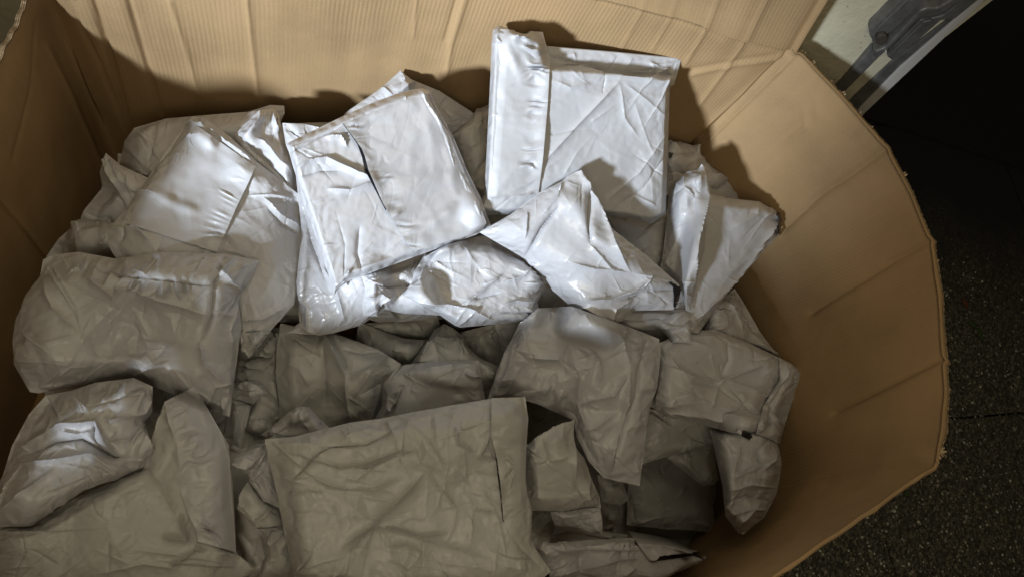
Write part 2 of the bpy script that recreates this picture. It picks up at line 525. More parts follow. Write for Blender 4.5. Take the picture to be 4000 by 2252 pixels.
# rounded, rubbed edge on the front right rim
def rolled():
    top = XF[:, -1, :]
    d = np.gradient(top[:, :2], axis=0); d /= np.linalg.norm(d, axis=1)[:, None] + 1e-9
    nout = np.stack([d[:, 1], -d[:, 0]], -1)
    rng = np.random.default_rng(4)
    n = len(top); k = 8
    X = np.zeros((n, k, 3))
    w = .0075 + .0012 * np.interp(np.linspace(0, 30, n), np.arange(31), rng.standard_normal(31))
    for j in range(k):
        a = math.pi * j / (k - 1)
        X[:, j, :2] = top[:, :2] + nout * (w * (1 - math.cos(a)) / 2)[:, None]
        X[:, j, 2] = top[:, 2] + math.sin(a) * .0038 - (j / (k - 1)) * .002
    L = np.r_[0, np.cumsum(np.linalg.norm(np.diff(top, axis=0), axis=1))]
    uv = np.stack([np.repeat(L[:, None], k, 1), np.repeat(np.arange(k)[None] * .002, n, 0)], -1).reshape(-1, 2)
    link_mesh('rim_edge', X.reshape(-1, 3), grid_faces(n, k, 0, False), M_CARD, box, uv=uv, origin=np.zeros(3))
rolled()

# raw edge of the left wall: liners and a row of open flutes
def left_edge():
    top = XL[:, -1, :]
    n = 900
    s = np.linspace(0, 1, len(top)); t = np.linspace(0, 1, n)
    B = np.stack([np.interp(t, s, top[:, c]) for c in range(3)], -1)
    B[:, 2] += .0015
    V, F = [], []
    def strip(a, b):
        o = len(V)
        V.extend(a.tolist()); V.extend(b.tolist())
        for i in range(len(a) - 1):
            F.append((o + i, o + i + 1, o + len(a) + i + 1, o + len(a) + i))
    rng = np.random.default_rng(8)
    x = np.array([1.0, 0, 0]); z = np.array([0, 0, 1.0])
    for dx in (-.0065, -.0035, -.0005):
        strip(B + x * (dx - .0004), B + x * (dx + .0004) + z * .0006 * rng.random((n, 1)))
    w = np.sin(t * 2 * np.pi * 135)[:, None] * .0013
    for c in (-.005, -.002):
        strip(B + x * (c + w - .0003), B + x * (c + w + .0003))
    link_mesh('raw_edge', V, F, M_TORN, box, smooth=False, origin=np.zeros(3))
left_edge()
# ------------------------------------------------------------------ the pile of mailer bags
# ZB: height of the pile so far along each view ray, used only to lay every bag on those under it
BW, BH, BS, BO = 1130, 700, 4.0, 60
ZB = np.full((BH, BW), 0.10)

def b_idx(px, py):
    return (np.clip((py / BS + BO).astype(int), 0, BH - 1), np.clip((px / BS + BO).astype(int), 0, BW - 1))

def upsample(a, k):
    n, m = a.shape
    u = np.linspace(0, n - 1, (n - 1) * k + 1); v = np.linspace(0, m - 1, (m - 1) * k + 1)
    i = np.minimum(u.astype(int), n - 2); j = np.minimum(v.astype(int), m - 2)
    s = (u - i)[:, None]; t = (v - j)[None]
    return a[i][:, j] * (1 - s) * (1 - t) + a[i + 1][:, j] * s * (1 - t) + a[i][:, j + 1] * (1 - s) * t + a[i + 1][:, j + 1] * s * t

def vn2(rng, X, Y, sx, sy, ang):
    """smooth noise sampled at free coordinates, cells sx by sy pixels turned by ang"""
    a = rng.standard_normal((64, 64))
    c, s_ = math.cos(ang), math.sin(ang)
    u = (X * c + Y * s_) / sx + rng.random() * 64; v = (-X * s_ + Y * c) / sy + rng.random() * 64
    i = np.floor(u).astype(int); j = np.floor(v).astype(int)
    s1 = u - i; t = v - j
    s1 = s1 * s1 * (3 - 2 * s1); t = t * t * (3 - 2 * t)
    i %= 64; j %= 64; i2 = (i + 1) % 64; j2 = (j + 1) % 64
    return a[i, j] * (1 - s1) * (1 - t) + a[i2, j] * s1 * (1 - t) + a[i, j2] * (1 - s1) * t + a[i2, j2] * s1 * t

from mathutils.geometry import delaunay_2d_cdt

def facets(rng, px, py, size, ang, stretch=1.5):
    """piecewise flat relief over scattered points: the facets of crushed film"""
    c, s_ = math.cos(ang), math.sin(ang)
    X = (px * c + py * s_) / stretch; Y = -px * s_ + py * c
    x0, x1, y0, y1 = X.min() - size, X.max() + size, Y.min() - size, Y.max() + size
    nx, ny = int((x1 - x0) / size) + 2, int((y1 - y0) / size) + 2
    pts = [Vector((x0 + (i + rng.uniform(-.48, .48)) * size, y0 + (j + rng.uniform(-.48, .48)) * size)) for i in range(nx) for j in range(ny)]
    hts = rng.standard_normal(len(pts))
    r_ = delaunay_2d_cdt(pts, [], [], 0, 1e-6)
    vs, fs = r_[0], r_[2]
    hh = np.array([hts[o[0]] if o else 0 for o in r_[3]])
    out = np.zeros(px.shape)
    for f in fs:
        (ax, ay), (bx, by), (cx, cy) = vs[f[0]], vs[f[1]], vs[f[2]]
        m_ = (X >= min(ax, bx, cx)) & (X <= max(ax, bx, cx)) & (Y >= min(ay, by, cy)) & (Y <= max(ay, by, cy))
        if not m_.any():
            continue
        xx, yy = X[m_], Y[m_]
        D = (by - cy) * (ax - cx) + (cx - bx) * (ay - cy)
        if abs(D) < 1e-9:
            continue
        a = ((by - cy) * (xx - cx) + (cx - bx) * (yy - cy)) / D
        b_ = ((cy - ay) * (xx - cx) + (ax - cx) * (yy - cy)) / D
        g = 1 - a - b_
        k = (a >= -1e-6) & (b_ >= -1e-6) & (g >= -1e-6)
        v_ = out[m_]
        v_[k] = (a * hh[f[0]] + b_ * hh[f[1]] + g * hh[f[2]])[k]
        out[m_] = v_
    return out

def crumple(rng, px, py, base_ang, k=1.0):
    """sparse sharp creases of film: stretched, bent ridges in patches"""
    wx = vn2(rng, px, py, 170, 170, 0) * 26; wy = vn2(rng, px, py, 170, 170, 0) * 26
    X, Y = px + wx, py + wy
    out = np.zeros(px.shape)
    for q, (sz, st, am, sh) in enumerate(((150, 2.8, 1.7, 3.2), (95, 3.2, 1.25, 3.6), (62, 3.0, .8, 3.6), (44, 2.6, .5, 3.4), (90, 1.4, .7, 4.5), (40, 1.3, .28, 4))):
        an = base_ang + rng.normal() * .7 + (0 if q % 2 else 1.1)
        a = vn2(rng, X, Y, sz * st * k, sz * k, an)
        m_ = np.clip(vn2(rng, px, py, 190, 190, 1) * 1.3 + .12, 0, 1.5)
        sgn = 1 if rng.random() < .72 else -1
        out += sgn * am * (np.exp(-np.abs(a) * sh) - .25) * m_
    return out

def splat(px, py, z):
    k = 4
    P, Q, Z = upsample(px, k), upsample(py, k), upsample(z, k)
    r, c = b_idx(P, Q)
    np.maximum.at(ZB, (r.ravel(), c.ravel()), Z.ravel())

def coons(top, right_, bottom, left_, n, m):
    """four sides (ordered round the bag) -> n x m grid; rows run down, columns run across"""
    T = resample(top, m); R_ = resample(right_, n); Bm = resample(bottom, m)[::-1]; L = resample(left_, n)[::-1]
    u = np.linspace(0, 1, m)[None, :, None]; v = np.linspace(0, 1, n)[:, None, None]
    G = ((1 - v) * T[None] + v * Bm[None] + (1 - u) * L[:, None] + u * R_[:, None]
         - (1 - u) * (1 - v) * T[0] - u * (1 - v) * T[-1] - (1 - u) * v * Bm[0] - u * v * Bm[-1])
    return G

def relax(X, N, e, iters, rng, lo, hi, bend):
    """settle a film that is slightly too large for its outline: it buckles into real wrinkles"""
    X0 = X.copy()
    n, m = X.shape[:2]
    def rest(a, b):
        return np.linalg.norm(a - b, axis=-1)
    ii = np.minimum(np.arange(n), np.arange(n)[::-1])[:, None]; jj = np.minimum(np.arange(m), np.arange(m)[::-1])[None]
    near = np.exp(-np.minimum(ii, jj) / (.13 * min(n, m)))
    patch = np.clip(blur(vnoise(rng, n, m, 5, 5), 1) * .8 + .1, 0, 1.5)
    ex = 1 + e * (.9 * near + .1 * patch)
    sets = []
    for (di, dj) in ((0, 1), (1, 0), (1, 1), (1, -1)):
        for par in (0, 1):
            if di == 0:
                a = (slice(0, n), slice(par, m - 1, 2)); b_ = (slice(0, n), slice(par + 1, m, 2))
            elif dj == 0:
                a = (slice(par, n - 1, 2), slice(0, m)); b_ = (slice(par + 1, n, 2), slice(0, m))
            elif dj == 1:
                a = (slice(par, n - 1, 2), slice(0, m - 1)); b_ = (slice(par + 1, n, 2), slice(1, m))
            else:
                a = (slice(par, n - 1, 2), slice(1, m)); b_ = (slice(par + 1, n, 2), slice(0, m - 1))
            A, B_ = X0[a], X0[b_]
            k0, k1 = min(A.shape[0], B_.shape[0]), min(A.shape[1], B_.shape[1])
            a = (slice(a[0].start, a[0].stop, a[0].step), slice(a[1].start, a[1].stop, a[1].step))
            L = rest(X0[a][:k0, :k1], X0[b_][:k0, :k1]) * ex[a][:k0, :k1]
            sets.append((a, b_, k0, k1, L, 0.5 if di * dj == 0 else 0.3))
    # skip links resist sharp folding
    sk = []
    for (di, dj) in ((0, 2), (2, 0), (0, 4), (4, 0), (0, 8), (8, 0)):
        a = (slice(0, n - di), slice(0, m - dj)); b_ = (slice(di, n), slice(dj, m))
        sk.append((a, b_, rest(X0[a], X0[b_]) * (1 + e * .55)))
    X = X + N * (blur(rng.standard_normal((n, m)), 16) * .012 * (near + .1))[..., None]
    for it in range(iters):
        for a, b_, k0, k1, L, k in sets:
            A = X[a][:k0, :k1]; B_ = X[b_][:k0, :k1]
            d = B_ - A
            l = np.sqrt((d * d).sum(-1)) + 1e-9
            c = ((l - L) / l * k)[..., None] * d
            A += c; B_ -= c
        if bend > 0:
            for a, b_, L in sk:
                d = X[b_] - X[a]
                l = np.sqrt((d * d).sum(-1)) + 1e-9
                c = (np.minimum(0, l - L) / l * bend * .25)[..., None] * d
                X[a] += c; X[b_] -= c
        D = X - X0
        h = (D * N).sum(-1)
        hc = np.clip(h * .985, -lo, hi)
        X = X0 + (D - h[..., None] * N) * .96 + hc[..., None] * N
        X[0], X[-1], X[:, 0], X[:, -1] = X0[0], X0[-1], X0[:, 0], X0[:, -1]
    return X

def normals(X):
    du = np.gradient(X, axis=1); dv = np.gradient(X, axis=0)
    N = np.cross(du, dv)
    N /= np.linalg.norm(N, axis=-1)[..., None] + 1e-12
    view = np.array([0, 0, CAM_H]) - X
    return N * np.sign((N * view).sum(-1) + 1e-12)[..., None]

GROUP = 'plastic mailer bags piled in the cardboard box'
BAGS = {}
STAT = []
SEED = [100]
RIT = 40
FANA = .0056
CK = 1.7

def bag(key, label, f, top, right, bottom, left, z, T=.04, mat_i=0, e=.035, crease=.0030, folds=(), crimps=(), stiff=6, inset=None, ramp=26,
        margin=.10, res=5.0, name='mailer_bag', cat='mailer bag', mats=None, box_like=.0, wr=1.0, sag=0.0, group=GROUP, bendk=1.0, part_of=None):
    """top runs c0..c1, right c1..c2, bottom c2..c3, left c3..c0 (each list starts at its corner; the next one's first point closes it)"""
    SEED[0] += 1
    rng = np.random.default_rng(SEED[0])
    sides = [fr(f, s) for s in (top, right, bottom, left)]
    full = []
    for i in range(4):
        full.append(sides[i] + [sides[(i + 1) % 4][0]])
    L = [sum(math.dist(a, b) for a, b in zip(s[:-1], s[1:])) for s in full]
    res = res * .74
    m = 4 * int(np.clip(max(L[0], L[2]) / res, 16, 280) / 4) + 1; n = 4 * int(np.clip(max(L[1], L[3]) / res, 16, 280) / 4) + 1
    G = coons(*full, n, m)
    # harmonic smoothing of the inside keeps the grid from folding at concave corners
    for _ in range(120):
        G[1:-1, 1:-1] = (G[:-2, 1:-1] + G[2:, 1:-1] + G[1:-1, :-2] + G[1:-1, 2:]) / 4 * .5 + G[1:-1, 1:-1] * .5
    px, py = G[..., 0], G[..., 1]
    u = np.linspace(0, 1, m)[None]; v = np.linspace(0, 1, n)[:, None]
    z0 = (1 - u) * (1 - v) * z[0] + u * (1 - v) * z[1] + u * v * z[2] + (1 - u) * v * z[3]
    z0 = z0 - sag * (np.sin(np.pi * u) * np.sin(np.pi * v))
    z0 = z0 + (vnoise(rng, n, m, 2, 2)) * .004
    r, c = b_idx(px, py)
    pen = ZB[r, c] + .004 - z0
    raise_ = np.maximum(pen, 0)
    k = max(2, int(min(n, m) / 14))
    rr = dilate(raise_, k)
    rr = blur(rr, stiff * k)
    raise_ = blur(np.maximum(rr, raise_), 2)
    raise_ = np.maximum(raise_, pen)
    STAT.append((key, z, 'med', round(float(np.median(pen)), 3), 'max', round(float(pen.max()), 3), 'p20', round(float(np.percentile(pen, 20)), 3), 'raise', round(float(raise_.mean()), 3)))
    zb = z0 + raise_
    # filled body: soft shoulder all round, flat sealed margin at the edges
    du = np.minimum(u, 1 - u) * max(L[0], L[2]); dv = np.minimum(v, 1 - v) * max(L[1], L[3])
    mm = margin * min(np.mean(L[::2]), np.mean(L[1::2]))
    edge = np.minimum(du, dv)
    sh = max(mm * 2.6, 60)
    prof = (np.clip(du / sh, 0, 1) * np.clip(dv / sh, 0, 1))
    prof = np.sin(np.minimum(prof, 1) * np.pi / 2) ** (.75 if box_like else .9)
    lump = np.clip(.85 + .16 * vnoise(rng, n, m, 3, 3), .5, 1.2)
    if inset:
        dT = v * np.mean(L[1::2]); dB = (1 - v) * np.mean(L[1::2]); dL = u * np.mean(L[::2]); dR = (1 - u) * np.mean(L[::2])
        prof = np.ones((n, m))
        for dd, q in zip((dT, dR, dB, dL), (inset[0] * (1 if len(inset) < 5 else sm(.2, .32, u)), *inset[1:4])):
            prof = prof * np.sin(np.clip((dd - q) / ramp, 0, 1) * np.pi / 2) ** .8
        prof = .04 + .96 * prof
    if box_like:
        lump = 1 + .03 * (lump - .85)
    h = T * prof * lump
    ba = rng.random() * np.pi
    patch = np.clip(vn2(rng, px, py, 200, 200, .4) * .9 + .35, 0, 1.3)
    rel = .75 * facets(rng, px, py, 150, ba) + .42 * facets(rng, px, py, 72, ba + .8) * patch + .16 * facets(rng, px, py, 34, ba + 2) * patch ** 2
    rel = (rel * 2.3 + .45 * crumple(rng, px, py, ba)) * crease * wr * CK
    edge_fade = np.clip(edge / 26, 0, 1)
    z1 = zb + h
    crisp = rel * edge_fade
    # straight tension creases fanning in from the corners and the seams
    b_pts = np.array([p for sd_ in full for p in resample(sd_, 14)[:-1]])
    cen = b_pts.mean(0); size = np.mean(L) / 1.0
    cor = [np.array(sd_[0]) for sd_ in full]
    fans = []
    for cpt in cor:
        to = math.atan2(*(cen - cpt)[::-1])
        for _ in range(int(rng.integers(2, 6))):
            fans.append((cpt + (cen - cpt) * rng.uniform(.03, .18) + rng.normal(0, 8, 2), to + rng.normal() * .42, size * rng.uniform(.12, .55), 1.0))
    for _ in range(int(9 + size / 60)):
        q0 = b_pts[rng.integers(len(b_pts))]
        to = math.atan2(*(cen - q0)[::-1])
        fans.append((q0 + (cen - q0) * .05, to + rng.normal() * .55, size * rng.uniform(.07, .28), .7))
    for _ in range(int(4 + size / 110)):
        q0 = cen + rng.uniform(-.32, .32, 2) * size
        fans.append((q0, rng.random() * 6.28, size * rng.uniform(.1, .3), .55))
    for q0, an, ln, am in fans:
        bend_ = rng.normal() * .22
        mid = q0 + ln * .5 * np.array([math.cos(an), math.sin(an)]); end = mid + ln * .5 * np.array([math.cos(an + bend_), math.sin(an + bend_)])
        d, arc, sd_, tot = seg_dist(px, py, [tuple(q0), tuple(mid), tuple(end)])
        w_ = rng.uniform(3.5, 10); t_ = np.clip(1 - arc / tot, 0, 1) ** .8 * np.clip(arc / (tot * .12) + .2, 0, 1)
        sgn = 1 if rng.random() < .7 else -1
        side_ = np.where(sd_ > 0, 1.0, rng.uniform(.5, 2.2))
        crisp = crisp + sgn * FANA * am * min(1.25, wr + .25) * rng.uniform(.5, 1.3) * np.exp(-(d * side_ / w_)) * t_ * edge_fade
    for path_, amp, wd in folds:
        d, arc, sd_, tot = seg_dist(px, py, path_)
        taper = np.clip(np.minimum(arc, tot - arc) / (tot * .22) + .25, 0, 1)
        crisp = crisp + 1.25 * amp * np.exp(-d / (wd * .72)) * taper * np.clip(edge / 16 + .15, 0, 1)
    z1[0], z1[-1], z1[:, 0], z1[:, -1] = zb[0], zb[-1], zb[:, 0], zb[:, -1]
    z1 = np.maximum(z1, ZB[r, c] + .002)
    X = unproj(px, py, z1)
    N = normals(blur3(X, 3))
    X = relax(X, N, e * .36, RIT, rng, .004, .012, bendk)
    crisp[0] = crisp[-1] = 0; crisp[:, 0] = crisp[:, -1] = 0
    X = X + np.array([0, 0, 1.0]) * crisp[..., None] * .5 + N * crisp[..., None] * .6
    for path_, amp, wd in crimps:
        qx, qy = proj(X)
        d, arc, sd_, tot = seg_dist(qx, qy, path_)
        ph = arc + 6 * vnoise(rng, n, m, 8, 8)
        rip = np.interp((ph / 13.0) % 400, np.arange(401), np.random.default_rng(5).standard_normal(401))
        X = X + N * (amp * rip * np.exp(-(d / wd) ** 2))[..., None]
    qx, qy = proj(X)
    zf = X[..., 2].copy()
    r2, c2 = b_idx(qx, qy)
    lowz = ZB[r2, c2] + .0015
    need = np.maximum(lowz - zf, 0)
    if need.max() > 0:
        zf = zf + need
        X = unproj(qx, qy, zf)
    back_z = zb - T * .18 * prof - .0012
    Y = unproj(px, py, np.maximum(back_z, .02))
    splat(qx, qy, zf)
    off = n * m
    Yc = Y[::4, ::4]; nc, mc = Yc.shape[:2]                  # the unseen back is a coarser sheet
    V = np.concatenate([X.reshape(-1, 3), Yc.reshape(-1, 3)])
    # winding so that front faces look out of the pile
    t0 = np.cross(X[n // 2, m // 2 + 1] - X[n // 2, m // 2], X[n // 2 + 1, m // 2] - X[n // 2, m // 2])
    flip = t0.dot(np.array([0, 0, CAM_H]) - X[n // 2, m // 2]) < 0
    F = [*grid_faces(n, m, 0, flip), *grid_faces(nc, mc, off, not flip)]
    def edge_loop(a, b_):
        return [(i, 0) for i in range(a - 1)] + [(a - 1, j) for j in range(b_ - 1)] + [(i, b_ - 1) for i in range(a - 1, 0, -1)] + [(0, j) for j in range(b_ - 1, 0, -1)]
    ef = [i * m + j for i, j in edge_loop(n, m)]; ec = [off + i * mc + j for i, j in edge_loop(nc, mc)]
    ef.append(ef[0]); ec.append(ec[0])
    for q in range(len(ec) - 1):
        f_ = ef[4 * q:4 * q + 5] + [ec[q + 1], ec[q]]
        F.append(tuple(f_) if not flip else tuple(f_[::-1]))
    if part_of:
        o = link_mesh(name, V, F, mats or M_BAG[mat_i], BAGS[part_of], smooth=False, origin=np.array(BAGS[part_of].location))
        return o
    o = link_mesh(name, V, F, mats or M_BAG[mat_i], smooth=False)
    tag(o, label, cat, group)
    BAGS[key] = o
    return o

def blur3(X, k):
    return np.stack([blur(X[..., c], k) for c in range(3)], -1)

def sheet(key, name, f, edge_pts, inner_pts, lift=.007, base=.0015, mat_i=0, crimp=0.0, res=6.0, over=None, label=None, matl=None, rag=0.0, curl=0.0, thick=.0007, cpos=.38, cwid=.2, wr=1.0):
    """a film strip lying on a bag between a free edge and the line where it is stuck down"""
    SEED[0] += 1
    rng = np.random.default_rng(SEED[0])
    a = fr(f, edge_pts); b_ = fr(f, inner_pts)
    L = sum(math.dist(p, q) for p, q in zip(a[:-1], a[1:])); Wd = math.dist(a[0], b_[0]) * .5 + math.dist(a[-1], b_[-1]) * .5
    n = int(np.clip(L / res, 12, 200)); m = int(np.clip(Wd / res, 6, 60))
    A = resample(a, n); B_ = resample(b_, n)
    if rag:
        A = A + rng.standard_normal(A.shape) * rag
    t = np.linspace(0, 1, m)[None, :, None]
    G = A[:, None] * (1 - t) + B_[:, None] * t
    px, py = G[..., 0], G[..., 1]
    r, c = b_idx(px, py)
    zs = blur(dilate(ZB[r, c], 2), 10)
    tt = t[..., 0]
    li = np.clip(.7 + .5 * vnoise(rng, n, m, 7, 1), .1, 1.6)
    z = zs + base + lift * (1 - tt) ** 1.6 * li * np.clip(np.minimum(np.linspace(0, 1, n), 1 - np.linspace(0, 1, n)) * 9 + .25, 0, 1)[:, None]
    rel = np.zeros((n, m))
    rel = .6 * facets(rng, px, py, 80, .5) + .3 * facets(rng, px, py, 38, 1.5) + .3 * crumple(rng, px, py, rng.random() * 3, .6)
    z += rel * .0013 * wr * np.minimum(1, (1 - tt) * 6)
    if crimp:
        arc = np.linspace(0, L, n)[:, None] + 15 * vnoise(rng, n, m, L / 45, 4)
        rip = np.interp((arc / 11.0) % 400, np.arange(401), rng.standard_normal(401))
        cw = np.exp(-((tt - cpos - .06 * vnoise(rng, n, m, L / 60, 2)) / cwid) ** 2) * np.clip(.9 + .5 * vnoise(rng, n, m, L / 70, 2), 0, 1.6)
        z += crimp * rip * cw
    z = z + blur(dilate(np.maximum(ZB[r, c] + .0012 - z, 0), 2), 5)
    if lift >= 0 and not matl:                               # the far side is welded into the bag: let it sink into it
        z = z - (.0012 + base + .0035) * np.clip((tt - .80) / .2, 0, 1) ** 1.5
    X = unproj(px, py, z)
    splat(px, py, z)
    Y = unproj(px, py, z - thick)
    off = n * m
    t0 = np.cross(X[n // 2, m // 2 + 1] - X[n // 2, m // 2], X[n // 2 + 1, m // 2] - X[n // 2, m // 2]) if m > 2 and n > 2 else np.array([0, 0, 1.])
    flip = t0.dot(np.array([0, 0, CAM_H]) - X[n // 2, m // 2]) < 0
    F = [*grid_faces(n, m, 0, flip), *grid_faces(n, m, off, not flip)]
    ids = [i * m for i in range(n)] + [(n - 1) * m + j for j in range(1, m)] + [i * m + m - 1 for i in range(n - 2, -1, -1)] + [j for j in range(m - 2, 0, -1)]
    for p, q in zip(ids, ids[1:] + ids[:1]):
        F.append((p, q, q + off, p + off))
    o = link_mesh(name, np.concatenate([X.reshape(-1, 3), Y.reshape(-1, 3)]), F, matl or M_BAG[mat_i], BAGS[key], smooth=False, origin=np.array(BAGS[key].location))
    if label:
        o['label'] = label
    return o

def F_(f, *items):
    return [(fr(f, p), a, w) for p, a, w in items]

# --- lowest, mostly hidden bags that carry the pile
for i, (cx, cy, w, h, zz) in enumerate([(850, 930, 780, 660, .44), (1500, 900, 800, 700, .46), (2350, 1000, 900, 800, .46), (650, 1880, 950, 1260, .44),
                                        (1550, 1900, 950, 1200, .34), (2420, 1850, 800, 560, .13)]):
    bag('low%d' % i, ['dim mailer bag deep in the pile under the back left heap', 'dim mailer bag deep in the pile under the middle of the heap',
                      'dim mailer bag deep in the pile under the right heap', 'dim mailer bag deep in the pile under the front left heap',
                      'dim mailer bag in the dark gap between the front bags', 'dark mailer bag at the very bottom of the right hollow'][i],
        'S', [(cx - w / 2, cy - h / 2)], [(cx + w / 2, cy - h / 2 + 30)], [(cx + w / 2, cy + h / 2)], [(cx - w / 2, cy + h / 2 - 20)],
        (zz,) * 4, T=.05, mat_i=2, res=14)

# --- back row
bag('rearL', 'wide shaded grey bag lying against the back left corner of the box', 'A', [(690, 660), (850, 612), (1000, 598), (1280, 576), (1390, 541)],
    [(1463, 545), (1466, 585), (1440, 640)], [(1400, 950), (1000, 1000)], [(640, 960), (618, 840), (640, 730)], (.52, .56, .52, .46), T=.06, mat_i=0,
    wr=0.5, folds=F_('A', ([(800, 640), (790, 740), (770, 830)], -.006, 14), ([(1250, 600), (1330, 580), (1440, 560)], .004, 12)))
bag('rearMid', 'low shaded bag between the back wall and the central glossy bag', 'B', [(90, 348), (250, 338)], [(560, 330)], [(620, 620)], [(100, 600)], (.50, .50, .5, .5), T=.03, mat_i=2)
bag('rearPeak', 'grey bag with its corner pointing up behind the central glossy bag', 'B', [(682, 92), (735, 135), (870, 190)], [(1040, 302), (1000, 345), (925, 400)],
    [(820, 600)], [(415, 300), (440, 278), (590, 175)], (.67, .60, .60, .60), T=.03, mat_i=0,
    wr=0.5, folds=F_('B', ([(590, 175), (650, 215), (760, 150)], .008, 14), ([(682, 95), (700, 150)], .005, 12), ([(780, 170), (900, 260), (960, 350)], -.004, 12)))
bag('rearR', 'shaded grey bag squeezed between the central bag and the big upright bag', 'B', [(1040, 272), (1065, 268)], [(1150, 225)], [(1160, 760)], [(1010, 680), (960, 520), (925, 400), (1010, 330)],
    (.60, .60, .58, .58), T=.05, mat_i=2, folds=F_('B', ([(1090, 500), (1020, 600)], -.005, 8), ([(960, 420), (1060, 340)], .004, 10)))
bag('leftPeak', 'dark grey bag with a raised corner beside the left wall', 'A', [(543, 787), (620, 850), (760, 915)], [(900, 1000)], [(720, 1330), (600, 1300)], [(395, 1310), (390, 1190), (430, 1085), (528, 965), (513, 890)],
    (.56, .58, .5, .46), T=.05, mat_i=0, wr=1.3,
    folds=F_('A', ([(540, 800), (560, 900), (620, 1010), (660, 1080)], .010, 12), ([(430, 1090), (540, 1120), (600, 1200)], -.006, 12), ([(520, 960), (580, 980), (650, 1060)], -.008, 14)))
bag('leftLow', 'crumpled dark grey bag at the left wall under the big sagging bag', 'A', [(400, 1130)], [(640, 1150)], [(640, 1420)], [(215, 1420), (240, 1320), (300, 1230), (370, 1170)], (.50, .50, .46, .44), T=.03, mat_i=0, wr=1.6)
bag('glossB', 'narrow glossy bag standing behind the long flapped bag on the left', 'A', [(1335, 568), (1402, 560)], [(1432, 580), (1465, 700), (1500, 830)], [(1560, 1060), (1400, 1010)], [(1150, 900), (1210, 692), (1260, 640)],
    (.63, .62, .60, .56), T=.035, mat_i=1, wr=0.5, folds=F_('A', ([(1320, 710), (1400, 780), (1500, 900)], .009, 16), ([(1220, 690), (1340, 800), (1500, 960)], -.007, 12), ([(1400, 570), (1440, 680)], .005, 10)))
bag('glossC', 'small glossy tip of a bag showing behind the central bag', 'A', [(1453, 634), (1555, 637)], [(1640, 655)], [(1720, 900)], [(1530, 900), (1470, 740)], (.65, .66, .62, .62), T=.02, mat_i=1)

# --- left column
bag('flapL', 'long grey bag with a wrinkled glued seam across its middle, left of the central bag', 'A', [(953, 700), (962, 620), (1000, 600), (1055, 608), (1180, 700), (1320, 832)],
    [(1540, 1000), (1552, 1150), (1546, 1300), (1240, 260, 'E'), (1232, 310, 'E'), (1150, 400, 'E')], [(1042, 532, 'E'), (1012, 500, 'E'), (1000, 380, 'E')], [(560, 250, 'E'), (545, 1240), (546, 1190), (660, 1060), (800, 860), (880, 772)],
    (.58, .62, .62, .62), T=.04, mat_i=0, stiff=8,
    wr=0.45, folds=F_('A', ([(955, 715), (1040, 712), (1110, 760)], .012, 12), ([(960, 640), (1040, 660), (1050, 610)], .010, 12), ([(1040, 660), (1200, 760), (1320, 860)], .009, 14),
             ([(700, 1000), (760, 985), (820, 1010)], .007, 10), ([(820, 1010), (900, 1060), (1020, 1100)], .006, 16), ([(1360, 1020), (1440, 1110), (1550, 1170)], .008, 14), ([(1370, 1060), (1450, 1150), (1540, 1200)], -.006, 10),
             ([(560, 1180), (700, 1170), (790, 1260)], .006, 14), ([(690, 1090), (640, 1160), (620, 1240)], -.006, 12), ([(1280, 1010), (1400, 1005), (1500, 1020)], .004, 10)) +
          F_('E', ([(1010, 380), (1100, 370), (1180, 330)], .006, 14), ([(1020, 430), (1090, 430)], -.006, 10)))
sheet('flapL', 'sealing_flap', 'A', [(1316, 858), (1275, 950), (1222, 1058), (1165, 1190), (1118, 1300)], [(1010, 645), (950, 770), (850, 860), (740, 990), (650, 1150)], lift=.007, crimp=.0024, cpos=.16, cwid=.09, res=4.5)

# --- middle, lower layer
bag('dk1', 'flat dark bag seen through the gap left of the middle', 'K', [(190, 500)], [(520, 430)], [(565, 930)], [(150, 760)], (.40, .40, .36, .38), T=.02, mat_i=2)
bag('dk2', 'rounded dark bag end under the tip of the long flapped bag', 'K', [(260, 230)], [(440, 215), (500, 225), (532, 300)], [(522, 430), (470, 462), (330, 432)], [(190, 512), (200, 400)], (.45, .45, .42, .42), T=.03, mat_i=2)
bag('dk3', 'dark bag with a deep fold in the left gap', 'K', [(400, 720), (480, 790)], [(640, 950), (600, 1000)], [(430, 1190)], [(250, 1120), (280, 990)], (.46, .45, .42, .42), T=.03, mat_i=2)
bag('dk4', 'crumpled grey bag end poking out below the big sagging bag', 'K', [(140, 690), (330, 660), (370, 668)], [(430, 705), (468, 790), (400, 805)], [(325, 885), (230, 850)], [(140, 838)], (.50, .48, .46, .48), T=.025, mat_i=0, wr=1.6,
    folds=F_('K', ([(150, 700), (280, 690), (400, 760)], .005, 8), ([(160, 760), (300, 760), (370, 740)], -.005, 8)))
bag('dk5', 'narrow dull grey bag standing in the left gap', 'K', [(130, 840), (220, 860)], [(308, 892), (270, 1050)], [(205, 1325)], [(40, 1240), (90, 1000)], (.48, .46, .44, .45), T=.02, mat_i=0)
bag('mid1', 'dark bag with a crimped seam beneath the black film', 'K', [(1330, 150), (1600, 110)], [(2010, 78), (2032, 160)], [(1935, 305), (1700, 280)], [(1550, 270)], (.48, .48, .45, .45), T=.025, mat_i=2,
    crimps=[(fr('K', [(1700, 110), (1980, 130)]), .002, 20)])
bag('mid2', 'dull grey bag strip just under the glossy crumpled bag', 'K', [(1370, 10)], [(1990, 0)], [(2000, 78), (1850, 112), (1690, 130), (1460, 132)], [(1375, 108)], (.55, .55, .53, .53), T=.02, mat_i=0)
